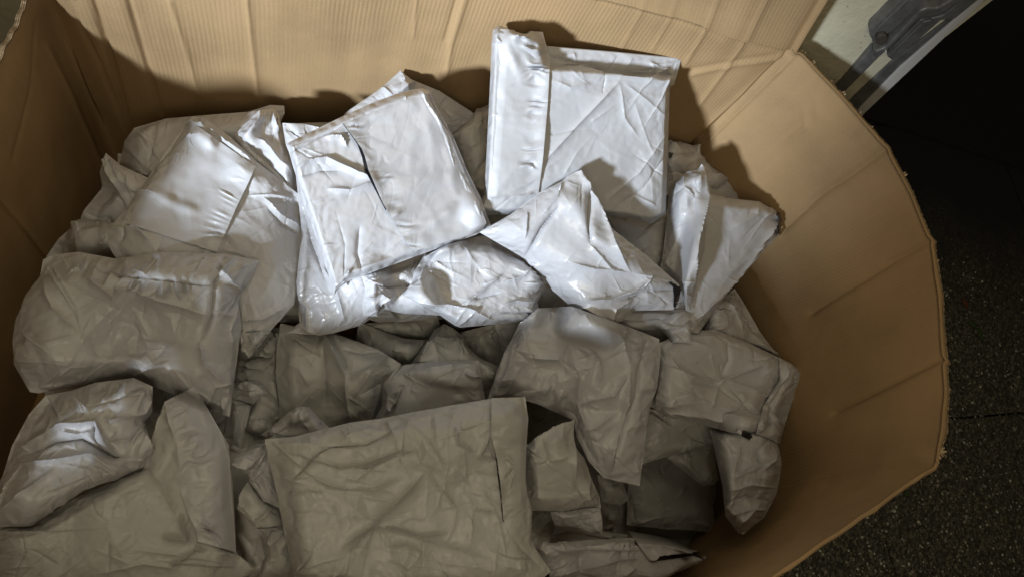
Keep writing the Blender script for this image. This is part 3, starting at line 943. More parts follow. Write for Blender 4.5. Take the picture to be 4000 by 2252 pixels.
bag('mid3', 'wrinkled dark bag behind the folded-corner bag in the middle', 'K', [(1290, 138), (1400, 170), (1540, 226), (1700, 282)], [(1922, 298), (1850, 450)], [(1740, 580), (1500, 560)], [(1240, 450), (1270, 250)], (.48, .50, .47, .44), T=.04, mat_i=2,
    folds=F_('K', ([(1300, 150), (1420, 320), (1400, 400)], -.006, 14), ([(1560, 320), (1700, 300), (1900, 310)], .004, 12)))
bag('mid4', 'dark grey bag at the right of the middle gap', 'K', [(2225, 225), (2400, 180)], [(2550, 150)], [(2620, 580)], [(2300, 500)], (.47, .48, .45, .44), T=.03, mat_i=2)
bag('mid4b', 'thin pale bag edge leaning beside the wide right-hand bag', 'G', [(1350, 150)], [(1490, 130)], [(1432, 290)], [(1392, 240)], (.52, .54, .5, .5), T=.01, mat_i=0)
bag('mid5', 'rounded grey bag peak in the middle behind the flat bag', 'K', [(1930, 290), (1975, 205), (2070, 148), (2150, 185)], [(2240, 258), (2290, 360), (2400, 465), (2560, 535)], [(2640, 700), (2300, 820)], [(1640, 640), (1790, 480)],
    (.52, .52, .50, .48), T=.06, mat_i=2, wr=0.6, folds=F_('K', ([(2180, 250), (2210, 340), (2240, 430)], .008, 12), ([(1930, 300), (1850, 430)], .006, 10), ([(2060, 160), (1990, 320)], .005, 14)))
bag('midP', 'dull grey bag with deep drapes and a pointed right corner, in the middle', 'K', [(572, 142), (700, 170), (900, 250), (1070, 238), (1280, 312), (1470, 386)],
    [(1680, 516), (1505, 690), (1480, 800), (1450, 900)], [(1395, 1060), (1000, 1160)], [(560, 1080), (565, 900), (528, 600), (545, 350)], (.52, .56, .50, .46), T=.045, mat_i=2, res=5, crease=.0022,
    wr=0.5, folds=F_('K', ([(950, 260), (1060, 420), (1170, 620)], .018, 26), ([(1060, 270), (1140, 420), (1190, 600)], -.010, 16), ([(1170, 640), (1180, 760), (1220, 1040)], .009, 18),
             ([(700, 280), (850, 380), (960, 450)], -.005, 10), ([(1220, 640), (1400, 560), (1560, 450)], .011, 20), ([(1250, 820), (1330, 700), (1400, 580)], .009, 18),
             ([(600, 500), (740, 560), (840, 720)], .006, 26), ([(960, 360), (980, 600), (980, 900)], -.010, 24), ([(1130, 370), (1300, 400), (1480, 400)], -.004, 12), ([(1500, 690), (1300, 800)], -.006, 16)))
bag('midQ', 'flat dull grey bag with a straight top edge in the middle of the pile', 'K', [(1640, 546), (1700, 522), (1900, 500), (2110, 486)], [(2386, 480), (2402, 600), (2430, 760)], [(2455, 900), (2000, 1060)], [(1380, 1130), (1500, 900), (1510, 690)],
    (.54, .56, .54, .50), T=.03, mat_i=0, crease=.0015, wr=0.5, folds=F_('K', ([(2240, 610), (2330, 640), (2400, 632)], .006, 8), ([(2110, 486), (2130, 540), (1900, 560)], .004, 8)),
    crimps=[(fr('K', [(2170, 590), (2200, 860)]), .0022, 16)])
bag('curl', 'thin rolled corner of grey film standing up in the middle', 'K', [(1558, 802), (1590, 798)], [(1675, 706), (1715, 706), (1655, 840)], [(1612, 990)], [(1462, 1046), (1535, 940)], (.58, .62, .57, .57), T=.012, mat_i=0, res=4,
    folds=F_('K', ([(1690, 715), (1620, 860), (1540, 980)], .010, 10)))

# --- lower right hollow
bag('hole1', 'large flat dark bag at the bottom of the right-hand hollow', 'H', [(700, 860), (900, 850)], [(1090, 840), (1105, 1000)], [(1128, 1230), (900, 1215)], [(690, 1195), (695, 1000)], (.24, .24, .22, .22), T=.03, mat_i=2, crease=.0012)
bag('hole2', 'dark wedge-shaped bag hanging over the flat dark bag', 'H', [(870, 850)], [(1112, 800)], [(1142, 970), (1120, 995)], [(1060, 1000), (960, 920)], (.40, .40, .36, .36), T=.02, mat_i=2)
bag('hole3', 'dark crumpled bag in the shadow beside the tall folded bag', 'M', [(740, 560)], [(950, 600), (990, 700)], [(1010, 780), (940, 830)], [(780, 800)], (.42, .40, .38, .38), T=.03, mat_i=2)
bag('hole4', 'dark bag remnant low in the shadow at the centre right', 'M', [(780, 810)], [(930, 830), (950, 940)], [(900, 1060)], [(790, 1040)], (.36, .34, .32, .32), T=.03, mat_i=2)
bag('hole5', 'dark bag behind the bottom right torn-open bag', 'M', [(300, 1060), (500, 1020)], [(1000, 1080)], [(1000, 1160)], [(180, 1190)], (.38, .34, .34, .38), T=.02, mat_i=2)
bag('hole6', 'small dark crumpled bag under the tall folded bag', 'M', [(175, 935), (240, 905), (310, 900)], [(358, 925), (372, 1030)], [(310, 1170)], [(140, 1180)], (.42, .42, .4, .4), T=.03, mat_i=2, wr=1.5)
bag('under', 'dark flat bag sloping under the wrinkled bag on the right', 'H', [(770, 620)], [(1100, 660), (1295, 745)], [(1112, 797), (950, 840)], [(762, 897)], (.45, .48, .44, .40), T=.02, mat_i=2, crease=.001)
bag('sackR', 'puffy grey bag hanging down by the right wall', 'H', [(1100, 730), (1230, 700)], [(1405, 720), (1442, 830), (1452, 900), (1428, 1040), (1365, 1158)], [(1262, 1240), (1238, 1234)], [(1175, 1150), (1160, 1000), (1128, 860)],
    (.52, .56, .58, .55), T=.07, mat_i=0, res=5.5, wr=0.8, folds=F_('H', ([(1200, 970), (1300, 930), (1420, 860)], .007, 12), ([(1350, 930), (1400, 880), (1420, 830)], .010, 10), ([(1340, 830), (1360, 925)], -.010, 8),
             ([(1190, 1030), (1300, 1000), (1420, 1010)], .006, 12), ([(1180, 1080), (1290, 1050), (1400, 1080)], -.005, 10), ([(1200, 1150), (1300, 1120), (1380, 1120)], .006, 10), ([(1250, 800), (1200, 960)], .005, 14)))
bag('highR', 'dark wrinkled bag wedged at the right wall behind the pale right bags', 'P', [(690, 1280), (770, 1200)], [(850, 1135), (930, 1260), (1030, 1440)], [(1460, 395, 'H'), (1400, 350, 'H')], [(1060, 260, 'H')],
    (.54, .50, .48, .52), T=.03, mat_i=0, folds=F_('P', ([(780, 1230), (850, 1350), (900, 1440)], .007, 10)))
bag('wrinkR', 'broad wrinkled grey bag on the right with a torn corner', 'H', [(848, 300), (1000, 240), (1125, 235), (1290, 300)], [(1452, 378), (1464, 470), (1372, 608)], [(1338, 737), (1220, 745), (1060, 700), (900, 664)], [(808, 612), (835, 470)],
    (.60, .56, .52, .56), T=.055, mat_i=0, e=.045, wr=0.9, folds=F_('H', ([(860, 410), (1000, 470), (1170, 480), (1380, 400)], .007, 12), ([(1170, 480), (1200, 380), (1180, 300)], -.006, 12), ([(1170, 480), (1090, 610)], .006, 10),
             ([(810, 612), (1010, 640), (1250, 692)], .012, 12), ([(870, 520), (1000, 560), (1150, 620), (1260, 640)], .005, 14), ([(1180, 480), (1300, 520), (1400, 560)], .006, 12), ([(1000, 500), (1160, 500)], -.004, 10), ([(860, 300), (1000, 300), (1100, 330)], .004, 12)))
bag('endR', None, 'H', [(1440, 372), (1500, 400)], [(1556, 445), (1548, 505), (1500, 600), (1468, 700)], [(1442, 798), (1380, 765)], [(1325, 745), (1360, 610), (1440, 480)], (.57, .53, .50, .52), T=.035, mat_i=0, wr=1.2, res=4.5,
    name='bag_end', part_of='wrinkR', folds=F_('H', ([(1452, 378), (1464, 470), (1372, 608), (1338, 737)], .008, 12), ([(1500, 440), (1520, 500), (1470, 560)], -.006, 10), ([(1390, 640), (1450, 700)], .006, 10)))

# --- right heap
bag('g3', 'half hidden bag with a black torn corner behind the big upright bag', 'P', [(360, 95), (470, 96)], [(552, 124), (638, 238), (820, 392)], [(985, 520), (900, 620)], [(360, 480)], (.60, .56, .50, .58), T=.03, mat_i=0,
    folds=F_('P', ([(560, 130), (530, 210), (400, 230)], .008, 14), ([(650, 330), (780, 390), (960, 510)], .008, 14), ([(650, 430), (720, 440), (790, 390)], -.008, 12)))
bag('g4', 'shaded grey bag between the triangular bag and the upright pale bag', 'P', [(-60, 610)], [(400, 580)], [(360, 1050)], [(0, 1000)], (.58, .60, .57, .57), T=.03, mat_i=0, crease=.0015)
bag('g2', 'large pale bag standing on edge with its corner near the right wall', 'P', [(560, 440), (660, 462), (800, 497), (1025, 520)], [(1108, 575), (1155, 585), (1178, 640), (1165, 755), (1062, 865), (820, 1145)], [(592, 1452), (490, 1440)], [(380, 1300), (470, 900)],
    (.68, .62, .53, .58), T=.05, mat_i=0, crease=.0018, wr=0.45, folds=F_('P', ([(1110, 575), (1148, 655), (870, 1040), (540, 1385)], .014, 12), ([(1025, 525), (1000, 620), (820, 720)], .005, 26), ([(700, 1060), (850, 1000), (980, 880)], .003, 20), ([(740, 470), (800, 530)], .004, 10)))
bag('g5', 'crumpled pale bag end below the triangular bag', 'C', [(600, 1262), (700, 1255)], [(920, 1250), (930, 1300)], [(936, 1388), (860, 1384), (805, 1326), (720, 1352)], [(598, 1340)], (.62, .62, .58, .58), T=.03, mat_i=1, wr=0.7,
    folds=F_('C', ([(800, 1320), (900, 1330), (925, 1270)], .008, 12), ([(640, 1290), (800, 1290), (900, 1260)], .007, 10)))
bag('g1', 'narrow pale bag standing upright with a pointed top right of the big bag', 'P', [(395, 380), (485, 342), (520, 306), (596, 290)], [(618, 255), (644, 276), (640, 440), (655, 640), (640, 850), (600, 1010)], [(545, 1305), (505, 1290), (480, 1150), (420, 1090)], [(325, 1010), (362, 740), (372, 600), (385, 450)],
    (.66, .74, .62, .62), T=.045, mat_i=0, crease=.0018, wr=0.45, folds=F_('P', ([(636, 285), (632, 480), (590, 700), (548, 950), (540, 1150)], .016, 12), ([(500, 330), (490, 420), (560, 500)], .006, 14), ([(400, 480), (500, 420)], -.004, 12), ([(560, 400), (600, 460)], -.004, 10), ([(390, 1080), (540, 1090), (480, 1140)], .005, 14)))

sheet('g2', 'torn_lining', 'P', [(1152, 592), (1165, 640), (1160, 700), (1158, 752)], [(1172, 600), (1196, 652), (1180, 700), (1176, 756)], lift=.0, base=.001, matl=M_BLACK, rag=4, res=3)
sheet('wrinkR', 'torn_lining', 'M', [(1998, 185), (2005, 225), (2045, 255), (2075, 248)], [(2020, 180), (2050, 195), (2080, 210), (2088, 240)], lift=.0, base=.0015, matl=M_BLACK, rag=3, res=3)
sheet('wrinkR', 'torn_scrap', 'M', [(1950, 190), (1975, 205), (1996, 210)], [(1965, 160), (1985, 165), (1998, 175)], lift=.004, base=.004, rag=1.5, res=3)
sheet('g3', 'torn_lining', 'P', [(385, 180), (420, 176)], [(388, 215), (408, 205)], lift=.0, base=.001, matl=M_BLACK, rag=3, res=3)

# --- main upper bags
bag('black', 'strip of black mailer film under the glossy crumpled bag', 'K', [(1925, -5), (2050, 20)], [(2150, 60), (2200, 110)], [(2255, 200), (2180, 190)], [(2040, 95)], (.58, .58, .56, .56), T=.006, mats=M_BLACK, name='black_film_bag', cat='black bag', group=None)
bag('c2', 'grey bag with a small pointed corner beneath the central glossy bag', 'B', [(185, 560), (350, 600)], [(620, 900)], [(640, 1200), (555, 1250), (500, 1290), (360, 1330), (300, 1340)], [(150, 1326), (205, 1278), (195, 1180), (190, 1090), (215, 850), (200, 700)],
    (.63, .64, .60, .58), T=.055, mat_i=1, e=.045, wr=0.5, folds=F_('B', ([(190, 1150), (240, 1210), (245, 1315)], .008, 12), ([(300, 1000), (380, 1120), (420, 1280)], .006, 20), ([(210, 700), (260, 900), (330, 1080)], -.008, 16), ([(150, 1325), (210, 1300), (300, 1340)], .004, 10)))
bag('c3', 'crumpled pale bag with a folded corner under the central glossy bag', 'B', [(500, 1060)], [(800, 930), (800, 1050)], [(870, 1245), (700, 1238), (612, 1218), (582, 1195), (575, 1250)], [(505, 1248), (500, 1180), (515, 1120)],
    (.62, .64, .61, .60), T=.04, mat_i=1, wr=0.7, folds=F_('B', ([(520, 1170), (590, 1150), (640, 1190)], .009, 12), ([(600, 1110), (740, 1100)], -.012, 18), ([(575, 1245), (590, 1190), (650, 1150)], .007, 8)))
bag('D', 'biggest pale bag standing against the back wall with a crimped flap on its left', 'C', [(130, 120), (158, 103), (240, 140), (330, 130), (345, 187), (600, 208)], [(896, 236), (862, 345), (846, 352), (838, 600)], [(830, 868), (770, 906), (700, 885), (600, 876), (300, 862), (110, 872)],
    [(54, 852), (95, 790), (105, 600), (120, 300), (124, 180)], (.86, .85, .66, .68), T=.05, mat_i=0, box_like=1, inset=(80, 1, 2, 1, 1), ramp=24, res=5.2, crease=.0013, e=.02, stiff=12,
    wr=0.55, folds=F_('C', ([(345, 225), (500, 262), (600, 290), (790, 300)], -.010, 12), ([(360, 240), (500, 280), (600, 305), (830, 335)], .005, 14), ([(330, 660), (460, 520), (600, 370), (640, 330)], .0055, 18), ([(640, 350), (660, 480), (720, 560)], .003, 14), ([(520, 340), (440, 360), (380, 330)], .004, 16),
             ([(600, 800), (720, 700), (830, 540)], .003, 14), ([(640, 830), (740, 760), (835, 620)], -.003, 10), ([(660, 340), (760, 420), (830, 480)], .003, 14), ([(760, 905), (720, 870), (600, 876)], .005, 12), ([(790, 300), (770, 260), (850, 300)], .006, 10), ([(700, 420), (780, 640)], .002, 12), ([(110, 190), (200, 160), (300, 190)], .004, 14)))
sheet('D', 'sealing_flap', 'C', [(332, 130), (346, 186), (362, 232), (352, 420), (332, 650), (314, 785)], [(160, 118), (150, 180), (150, 240), (135, 420), (120, 650), (108, 800)], lift=.0065, crimp=.0032, res=4.5, cpos=.27, cwid=.14, wr=.7)
bag('C1', 'glossy pale bag lying centrally on top with a dark slit down its overlap', 'B', [(145, 440), (165, 425), (260, 380), (400, 312), (560, 240), (700, 190), (780, 175)], [(820, 188), (850, 262), (930, 400), (1000, 570), (1060, 690)], [(1108, 822), (1040, 866), (950, 897), (700, 988), (450, 1078), (395, 1112)],
    [(368, 1150), (352, 1085), (300, 930), (210, 660), (170, 530)], (.74, .76, .69, .68), T=.03, mat_i=1, box_like=1, inset=(2, 4, 3, 2), ramp=26, res=5.2, crease=.0014, e=.02, stiff=10,
    wr=0.3, folds=F_('B', ([(190, 560), (250, 520), (330, 510), (440, 560), (560, 610)], .009, 12), ([(330, 405), (400, 405), (430, 450)], .007, 10), ([(150, 480), (300, 400), (410, 345)], -.006, 10), ([(200, 590), (300, 560), (420, 560)], -.004, 14),
             ([(340, 650), (440, 660), (560, 620)], .006, 14), ([(490, 830), (480, 950), (500, 1040)], -.005, 14), ([(370, 1110), (450, 1030)], .006, 10), ([(780, 180), (800, 240), (880, 360)], .004, 12), ([(930, 640), (930, 540), (900, 420)], .004, 12), ([(600, 960), (800, 800), (1060, 700)], .002, 20), ([(800, 830), (960, 720)], .003, 12)))
sheet('C1', 'black_lining_gap', 'B', [(408, 342), (440, 385), (478, 440), (500, 500), (512, 560), (560, 650), (612, 752)], [(420, 342), (470, 400), (505, 462), (524, 500), (536, 560), (570, 640), (616, 748)], lift=.0, base=.0016, matl=M_BLACK, res=3)  # black strip in place of the shade under the lifted flap
sheet('C1', 'sealing_flap', 'B', [(412, 342), (500, 462), (515, 500), (530, 560), (600, 720), (690, 870), (740, 945)], [(796, 196), (842, 275), (918, 410), (985, 575), (1044, 700), (1088, 810), (1062, 852)], lift=.009, crimp=.0016, mat_i=1, cpos=.1, cwid=.06, wr=.7, res=4.5)
bag('Fg', 'small glossy crumpled bag below the central bag, puckered on its right', 'B', [(790, 972), (900, 912), (1060, 870), (1115, 880), (1200, 945), (1329, 1030)], [(2128, 1103, 'S'), (2100, 1180, 'S')], [(2112, 1243, 'S'), (1950, 1264, 'S'), (1800, 1278, 'S')],
    [(1778, 1270, 'S'), (1690, 1210, 'S'), (692, 1152), (735, 1090), (745, 1040)], (.66, .66, .62, .62), T=.055, mat_i=1, wr=0.75, e=.05, res=5.5,
    folds=F_('B', ([(970, 1200), (1060, 1140), (1150, 1060)], .008, 12), ([(1020, 1170), (1150, 1140)], -.006, 10), ([(1150, 1100), (1260, 1060), (1310, 1010)], .006, 12), ([(1160, 1200), (1220, 1180), (1329, 1190)], .009, 10), ([(1150, 1230), (1329, 1240)], -.008, 8), ([(700, 1150), (830, 1190), (1000, 1220), (1150, 1270)], .008, 10), ([(800, 985), (770, 1080), (700, 1140)], .005, 10)))
bag('Et', 'pale triangular bag with a tall pointed corner in front of the big bag', 'C', [(75, 940), (200, 868), (320, 778), (412, 732), (430, 712)], [(488, 688), (530, 752), (560, 830), (612, 925), (760, 1040), (885, 1152)], [(862, 1252), (700, 1256), (600, 1342)],
    [(432, 1332), (445, 1290), (430, 1225), (372, 1175), (345, 1130), (240, 1035)], (.72, .82, .68, .65), T=.05, mat_i=1, crease=.0022, e=.03, res=5,
    wr=0.4, folds=F_('C', ([(488, 692), (560, 850), (620, 1000), (682, 1095)], .010, 14), ([(525, 755), (525, 860), (525, 975)], -.012, 10), ([(395, 840), (330, 920), (260, 1042)], -.012, 9), ([(412, 735), (390, 800), (330, 870)], .006, 12), ([(440, 1060), (540, 1090), (680, 1102)], .007, 10), ([(520, 990), (610, 1100)], .006, 16),
             ([(480, 1220), (600, 1215), (700, 1170), (770, 1120)], .009, 14), ([(700, 1105), (770, 1120), (740, 1160), (640, 1200)], .005, 8), ([(440, 1290), (500, 1240), (590, 1290)], .010, 12), ([(590, 1340), (620, 1250), (700, 1200)], .007, 10), ([(690, 1040), (640, 1000)], -.004, 10), ([(270, 860), (260, 960)], .006, 8), ([(650, 1210), (760, 1180), (870, 1170)], -.007, 10)))
sheet('Et', 'black_lining_gap', 'C', [(850, 1138), (892, 1165), (885, 1205), (872, 1240)], [(838, 1140), (858, 1160), (862, 1200), (860, 1240)], lift=.001, matl=M_BLACK, base=.0006, rag=1.6, res=3)

# --- front right and centre
bag('sack', 'wide grey bag draped below the triangular bag, with a long loose edge strip', 'H', [(160, 205), (250, 130), (420, 120), (700, 220)], [(850, 280), (856, 370), (840, 520), (803, 620), (780, 800)], [(753, 1002), (700, 990), (577, 962), (500, 880), (445, 760), (430, 680), (250, 600), (120, 560)], [(8, 574), (40, 470), (85, 350), (130, 270)],
    (.60, .62, .53, .56), T=.055, mat_i=0, res=5.6, e=.04, stiff=9, wr=0.8, folds=F_('H', ([(790, 290), (740, 560), (680, 720), (640, 900)], -.012, 12), ([(700, 420), (680, 620), (600, 960)], .008, 16), ([(500, 300), (545, 400), (550, 500)], .006, 14), ([(200, 370), (340, 380), (430, 440), (450, 580)], .010, 20),
             ([(460, 600), (620, 560), (680, 460)], .008, 16), ([(430, 740), (540, 720), (640, 640)], .008, 16), ([(470, 780), (560, 790), (640, 700)], -.006, 12), ([(560, 900), (640, 820)], -.006, 12), ([(120, 270), (60, 440), (20, 560)], .006, 12), ([(640, 240), (700, 420)], .005, 16)),
    crimps=[(fr('H', [(180, 440), (280, 510), (400, 600)]), .0042, 30)])
bag('tallM', 'tall grey bag with a pointed top tucked right of the biggest front bag', 'M', [(120, 305), (155, 292), (250, 205), (420, 130)], [(542, 82), (532, 285), (640, 450), (700, 620), (758, 740)], [(775, 850), (640, 850), (480, 880)], [(110, 870), (120, 600)],
    (.60, .63, .52, .54), T=.07, mat_i=2, crease=.002, wr=0.5, folds=F_('M', ([(160, 300), (260, 250), (400, 160), (540, 95)], .014, 12), ([(525, 200), (530, 420), (550, 690)], .008, 14), ([(260, 250), (320, 440), (250, 470)], -.006, 14), ([(150, 450), (300, 450), (500, 400)], .005, 18), ([(550, 690), (520, 740), (250, 690)], -.004, 20), ([(600, 380), (660, 560), (650, 800)], .006, 14), ([(540, 850), (640, 760), (730, 720)], .006, 12)))
bag('lipM', 'curled open lip of a grey bag in the shadow at the lower centre', 'M', [(335, 885), (480, 880), (640, 852)], [(765, 850), (785, 960)], [(783, 1096), (700, 1060), (560, 1022), (440, 1010)], [(385, 1010), (350, 950)], (.52, .52, .50, .48), T=.015, mat_i=0, folds=F_('M', ([(390, 960), (420, 915), (700, 935)], .006, 12)))
bag('open', 'grey bag torn open at the bottom right, its black inside showing', 'M', [(165, 1188), (380, 1150), (600, 1133), (830, 1120)], [(1030, 1108), (1400, 1180), (1688, 1285), (1620, 1330)], [(1380, 1420), (1280, 1480), (800, 1520)], [(330, 1500), (322, 1400), (250, 1290)],
    (.56, .54, .52, .54), T=.04, mat_i=0, folds=F_('M', ([(180, 1195), (500, 1215), (1050, 1205)], .010, 14), ([(620, 1395), (900, 1310), (1080, 1290)], .007, 12), ([(620, 1220), (625, 1400)], -.006, 14), ([(950, 1440), (1060, 1370)], .006, 14), ([(330, 1440), (640, 1400)], .005, 16)))
sheet('open', 'black_lining_gap', 'M', [(1230, 1308), (1290, 1252), (1440, 1252), (1580, 1235), (1680, 1290)], [(1230, 1312), (1330, 1300), (1440, 1282), (1580, 1262), (1680, 1296)], lift=.0, base=.002, matl=M_BLACK, res=3)
sheet('open', 'open_flap', 'M', [(1190, 1302), (1255, 1306), (1285, 1268), (1400, 1252), (1560, 1240), (1640, 1222)], [(1012, 1048), (1080, 1062), (1180, 1075), (1300, 1088), (1440, 1108), (1545, 1180)], lift=.016, base=.004, mat_i=0, rag=.8)
sheet('open', 'curled_edge', 'M', [(1560, 1216), (1640, 1218), (1690, 1262), (1680, 1296)], [(1560, 1228), (1630, 1232), (1672, 1268), (1655, 1290)], lift=.01, base=.003, mat_i=0, res=3)

# --- front left
bag('M', 'big sagging grey bag at the left with a wrinkled seam and a pointed right corner', 'E', [(180, 122), (230, 100), (330, 90), (480, 118), (560, 108), (660, 90), (860, 96), (940, 97)], [(1088, 126), (1050, 200), (1012, 260), (1000, 300), (1012, 400), (985, 600)], [(962, 780), (870, 742), (640, 652), (560, 612), (400, 636), (160, 680)],
    [(125, 675), (60, 560), (52, 460), (65, 375), (110, 270), (168, 190)], (.61, .66, .59, .59), T=.085, mat_i=0, res=5, e=.035, stiff=8, crease=.0024,
    wr=0.75, folds=F_('E', ([(940, 100), (900, 230), (890, 360), (840, 460)], -.009, 14), ([(905, 170), (960, 230), (1010, 262)], .010, 12), ([(980, 130), (900, 200)], .008, 10), ([(360, 200), (480, 280), (540, 240)], .010, 16), ([(540, 250), (700, 300), (860, 350)], .008, 18), ([(200, 230), (230, 330), (320, 430)], .006, 20),
             ([(340, 140), (520, 190), (760, 216), (900, 225)], -.005, 8), ([(560, 460), (740, 470), (860, 500)], .005, 22), ([(540, 615), (640, 570), (700, 550)], .007, 14), ([(840, 460), (850, 560), (940, 640)], .008, 14), ([(70, 430), (200, 470), (320, 440)], .004, 18), ([(870, 740), (900, 650), (970, 640)], .007, 12), ([(1000, 300), (960, 420), (970, 500)], .006, 10)),
    crimps=[(fr('E', [(560, 232), (680, 250), (840, 232)]), .0062, 30), (fr('E', [(340, 150), (450, 200), (540, 240)]), .0045, 34)])
bag('AA1', 'folded grey bag standing between the two big front bags', 'G', [(25, 1040), (70, 980)], [(112, 952), (180, 1040), (262, 1110)], [(350, 1450)], [(90, 1450), (30, 1250)], (.54, .56, .5, .5), T=.05, mat_i=2, folds=F_('G', ([(112, 955), (60, 1090), (150, 1200)], .010, 14), ([(30, 1045), (150, 1200)], -.006, 14)))
bag('AA2', 'flat grey bag at the bottom edge between the two big front bags', 'G', [(140, 1205)], [(300, 1188), (345, 1350)], [(400, 1560)], [(90, 1560), (180, 1350)], (.54, .54, .5, .5), T=.03, mat_i=2, crease=.0015)
bag('Z', 'small crumpled bag corner left of the biggest front bag', 'G', [(3, 848), (30, 825), (80, 808)], [(182, 766), (205, 880), (240, 1000)], [(262, 1100), (170, 1060)], [(100, 960), (76, 918), (40, 890)], (.62, .62, .58, .58), T=.03, mat_i=0, folds=F_('G', ([(5, 850), (90, 880), (180, 800)], .010, 12), ([(80, 920), (180, 860)], -.007, 10), ([(180, 800), (110, 950)], .005, 10)))
bag('Y', 'dull grey bag with a bumped top behind the left edge of the biggest front bag', 'K', [(400, 1160), (520, 1070), (640, 960), (740, 905)], [(800, 905), (860, 940), (960, 1040), (1060, 1130)], [(1100, 1300)], [(345, 1258), (440, 1190)], (.57, .60, .57, .56), T=.045, mat_i=0, crease=.0018, folds=F_('K', ([(830, 915), (800, 1050), (840, 1120)], .007, 14), ([(690, 1060), (800, 1000)], .005, 14)))
bag('O', 'big dull grey bag filling the bottom left corner with a flap along its right side', 'E', [(-60, 1235), (130, 1238), (330, 1110), (600, 1000), (625, 880)], [(690, 715), (740, 700), (880, 760), (960, 900), (975, 1050), (990, 1350)], [(1078, 1416), (960, 1500), (800, 1580)], [(-60, 1600), (-60, 1400)],
    (.60, .66, .58, .56), T=.06, mat_i=2, res=5.2, crease=.0016, stiff=9, wr=0.7, folds=F_('E', ([(620, 990), (680, 1060), (740, 1190)], .006, 30), ([(680, 1280), (780, 1290), (760, 1190)], .010, 20), ([(720, 1400), (820, 1330), (870, 1340)], .008, 14), ([(690, 740), (640, 900), (600, 1000)], .006, 14), ([(400, 1440), (600, 1390), (740, 1410)], .004, 20), ([(900, 1340), (1000, 1370), (1070, 1416)], .007, 12)))
sheet('O', 'sealing_flap', 'E', [(688, 716), (705, 800), (742, 900), (752, 1000), (760, 1100), (795, 1200), (826, 1262), (828, 1300)], [(812, 652), (868, 740), (930, 850), (962, 950), (968, 1050), (975, 1150), (982, 1250), (988, 1345)], lift=.012, crimp=.0022, mat_i=0, res=4.5, wr=2.6)
bag('N', 'heavily crumpled grey bag at the left edge with a bright lit fold', 'E', [(190, 690), (300, 668), (400, 636), (560, 616)], [(640, 652), (638, 760), (605, 805), (648, 920), (600, 990)], [(500, 1030), (330, 1095), (130, 1236)], [(-50, 1240), (-40, 1130), (10, 1030), (50, 900), (120, 770)],
    (.62, .66, .64, .62), T=.07, mat_i=0, wr=0.8, e=.05, res=5, folds=F_('E', ([(100, 930), (220, 880), (330, 870), (400, 905), (470, 945), (550, 955)], -.011, 14), ([(240, 815), (330, 810), (400, 800), (440, 880), (500, 940)], .012, 10), ([(400, 800), (385, 860), (410, 910)], -.007, 8), ([(250, 840), (320, 850), (390, 840)], .005, 10), ([(440, 770), (470, 800), (600, 760), (635, 690)], .008, 18),
             ([(100, 970), (230, 960), (380, 930), (540, 1000)], .009, 14), ([(10, 1180), (130, 1080), (220, 1000)], .008, 16), ([(200, 1090), (330, 1050), (400, 1020)], -.006, 16), ([(560, 900), (600, 860), (640, 930)], .008, 14), ([(60, 920), (200, 830), (360, 780)], .006, 18), ([(460, 890), (540, 880), (610, 810)], .006, 14)))
bag('L', 'biggest front bag, wide and creased, with an open slit beside its right flap', 'G', [(178, 742), (330, 728), (480, 690), (620, 655), (780, 635), (950, 600), (1150, 565), (1340, 533)], [(1516, 524), (1532, 640), (1520, 800), (1516, 1000), (1552, 1100), (1542, 1260), (1600, 1350)], [(1646, 1420), (1560, 1500), (900, 1580)], [(350, 1560), (300, 1330), (268, 1180), (235, 1000), (195, 850)],
    (.70, .72, .66, .62), T=.05, mat_i=2, res=5, crease=.0030, e=.035, stiff=12, margin=.06,
    wr=0.9, folds=F_('G', ([(330, 940), (420, 840), (500, 780), (700, 770), (840, 690)], -.010, 16), ([(320, 960), (400, 880), (480, 800)], .008, 14), ([(500, 850), (560, 880), (700, 860), (880, 790)], .008, 12), ([(550, 890), (700, 890), (860, 820), (960, 810)], -.006, 12), ([(580, 1290), (760, 1160), (900, 1010), (975, 925)], .012, 22),
             ([(760, 1190), (830, 1200), (960, 1240), (1100, 1220)], .010, 14), ([(620, 1330), (700, 1240), (770, 1190)], -.010, 26), ([(820, 1290), (900, 1280), (1000, 1340)], .006, 20), ([(960, 1245), (1150, 1300), (1330, 1350)], -.006, 18), ([(1000, 920), (1080, 1000), (1160, 1100)], .004, 14), ([(620, 990), (740, 1000), (870, 940)], .005, 14),
             ([(430, 940), (520, 980), (640, 1000)], .004, 14), ([(1150, 680), (1170, 760), (1240, 800)], .008, 10), ([(1180, 700), (1340, 640)], -.006, 16), ([(900, 660), (1000, 740), (1100, 880)], .004, 12), ([(280, 1030), (400, 1000), (480, 1010)], .005, 14), ([(1040, 630), (1040, 740)], .004, 8), ([(1240, 1100), (1340, 1110)], .004, 12), ([(1330, 730), (1280, 830), (1370, 850)], .007, 12), ([(570, 700), (600, 740), (720, 690)], .005, 10)))
sheet('L', 'black_lining_gap', 'G', [(1352, 760), (1366, 850), (1382, 1000), (1400, 1165)], [(1372, 760), (1392, 850), (1408, 1000), (1408, 1165)], lift=.0, base=.0016, matl=M_BLACK, res=3)  # shade inside the open slit laid on as a black strip
sheet('L', 'sealing_flap', 'G', [(1342, 530), (1342, 620), (1340, 720), (1372, 850), (1392, 1000), (1403, 1160)], [(1514, 526), (1530, 640), (1524, 740), (1518, 850), (1514, 980), (1520, 1090)], lift=.020, crimp=.0015, mat_i=2, rag=.4, res=4.5, wr=2.2)


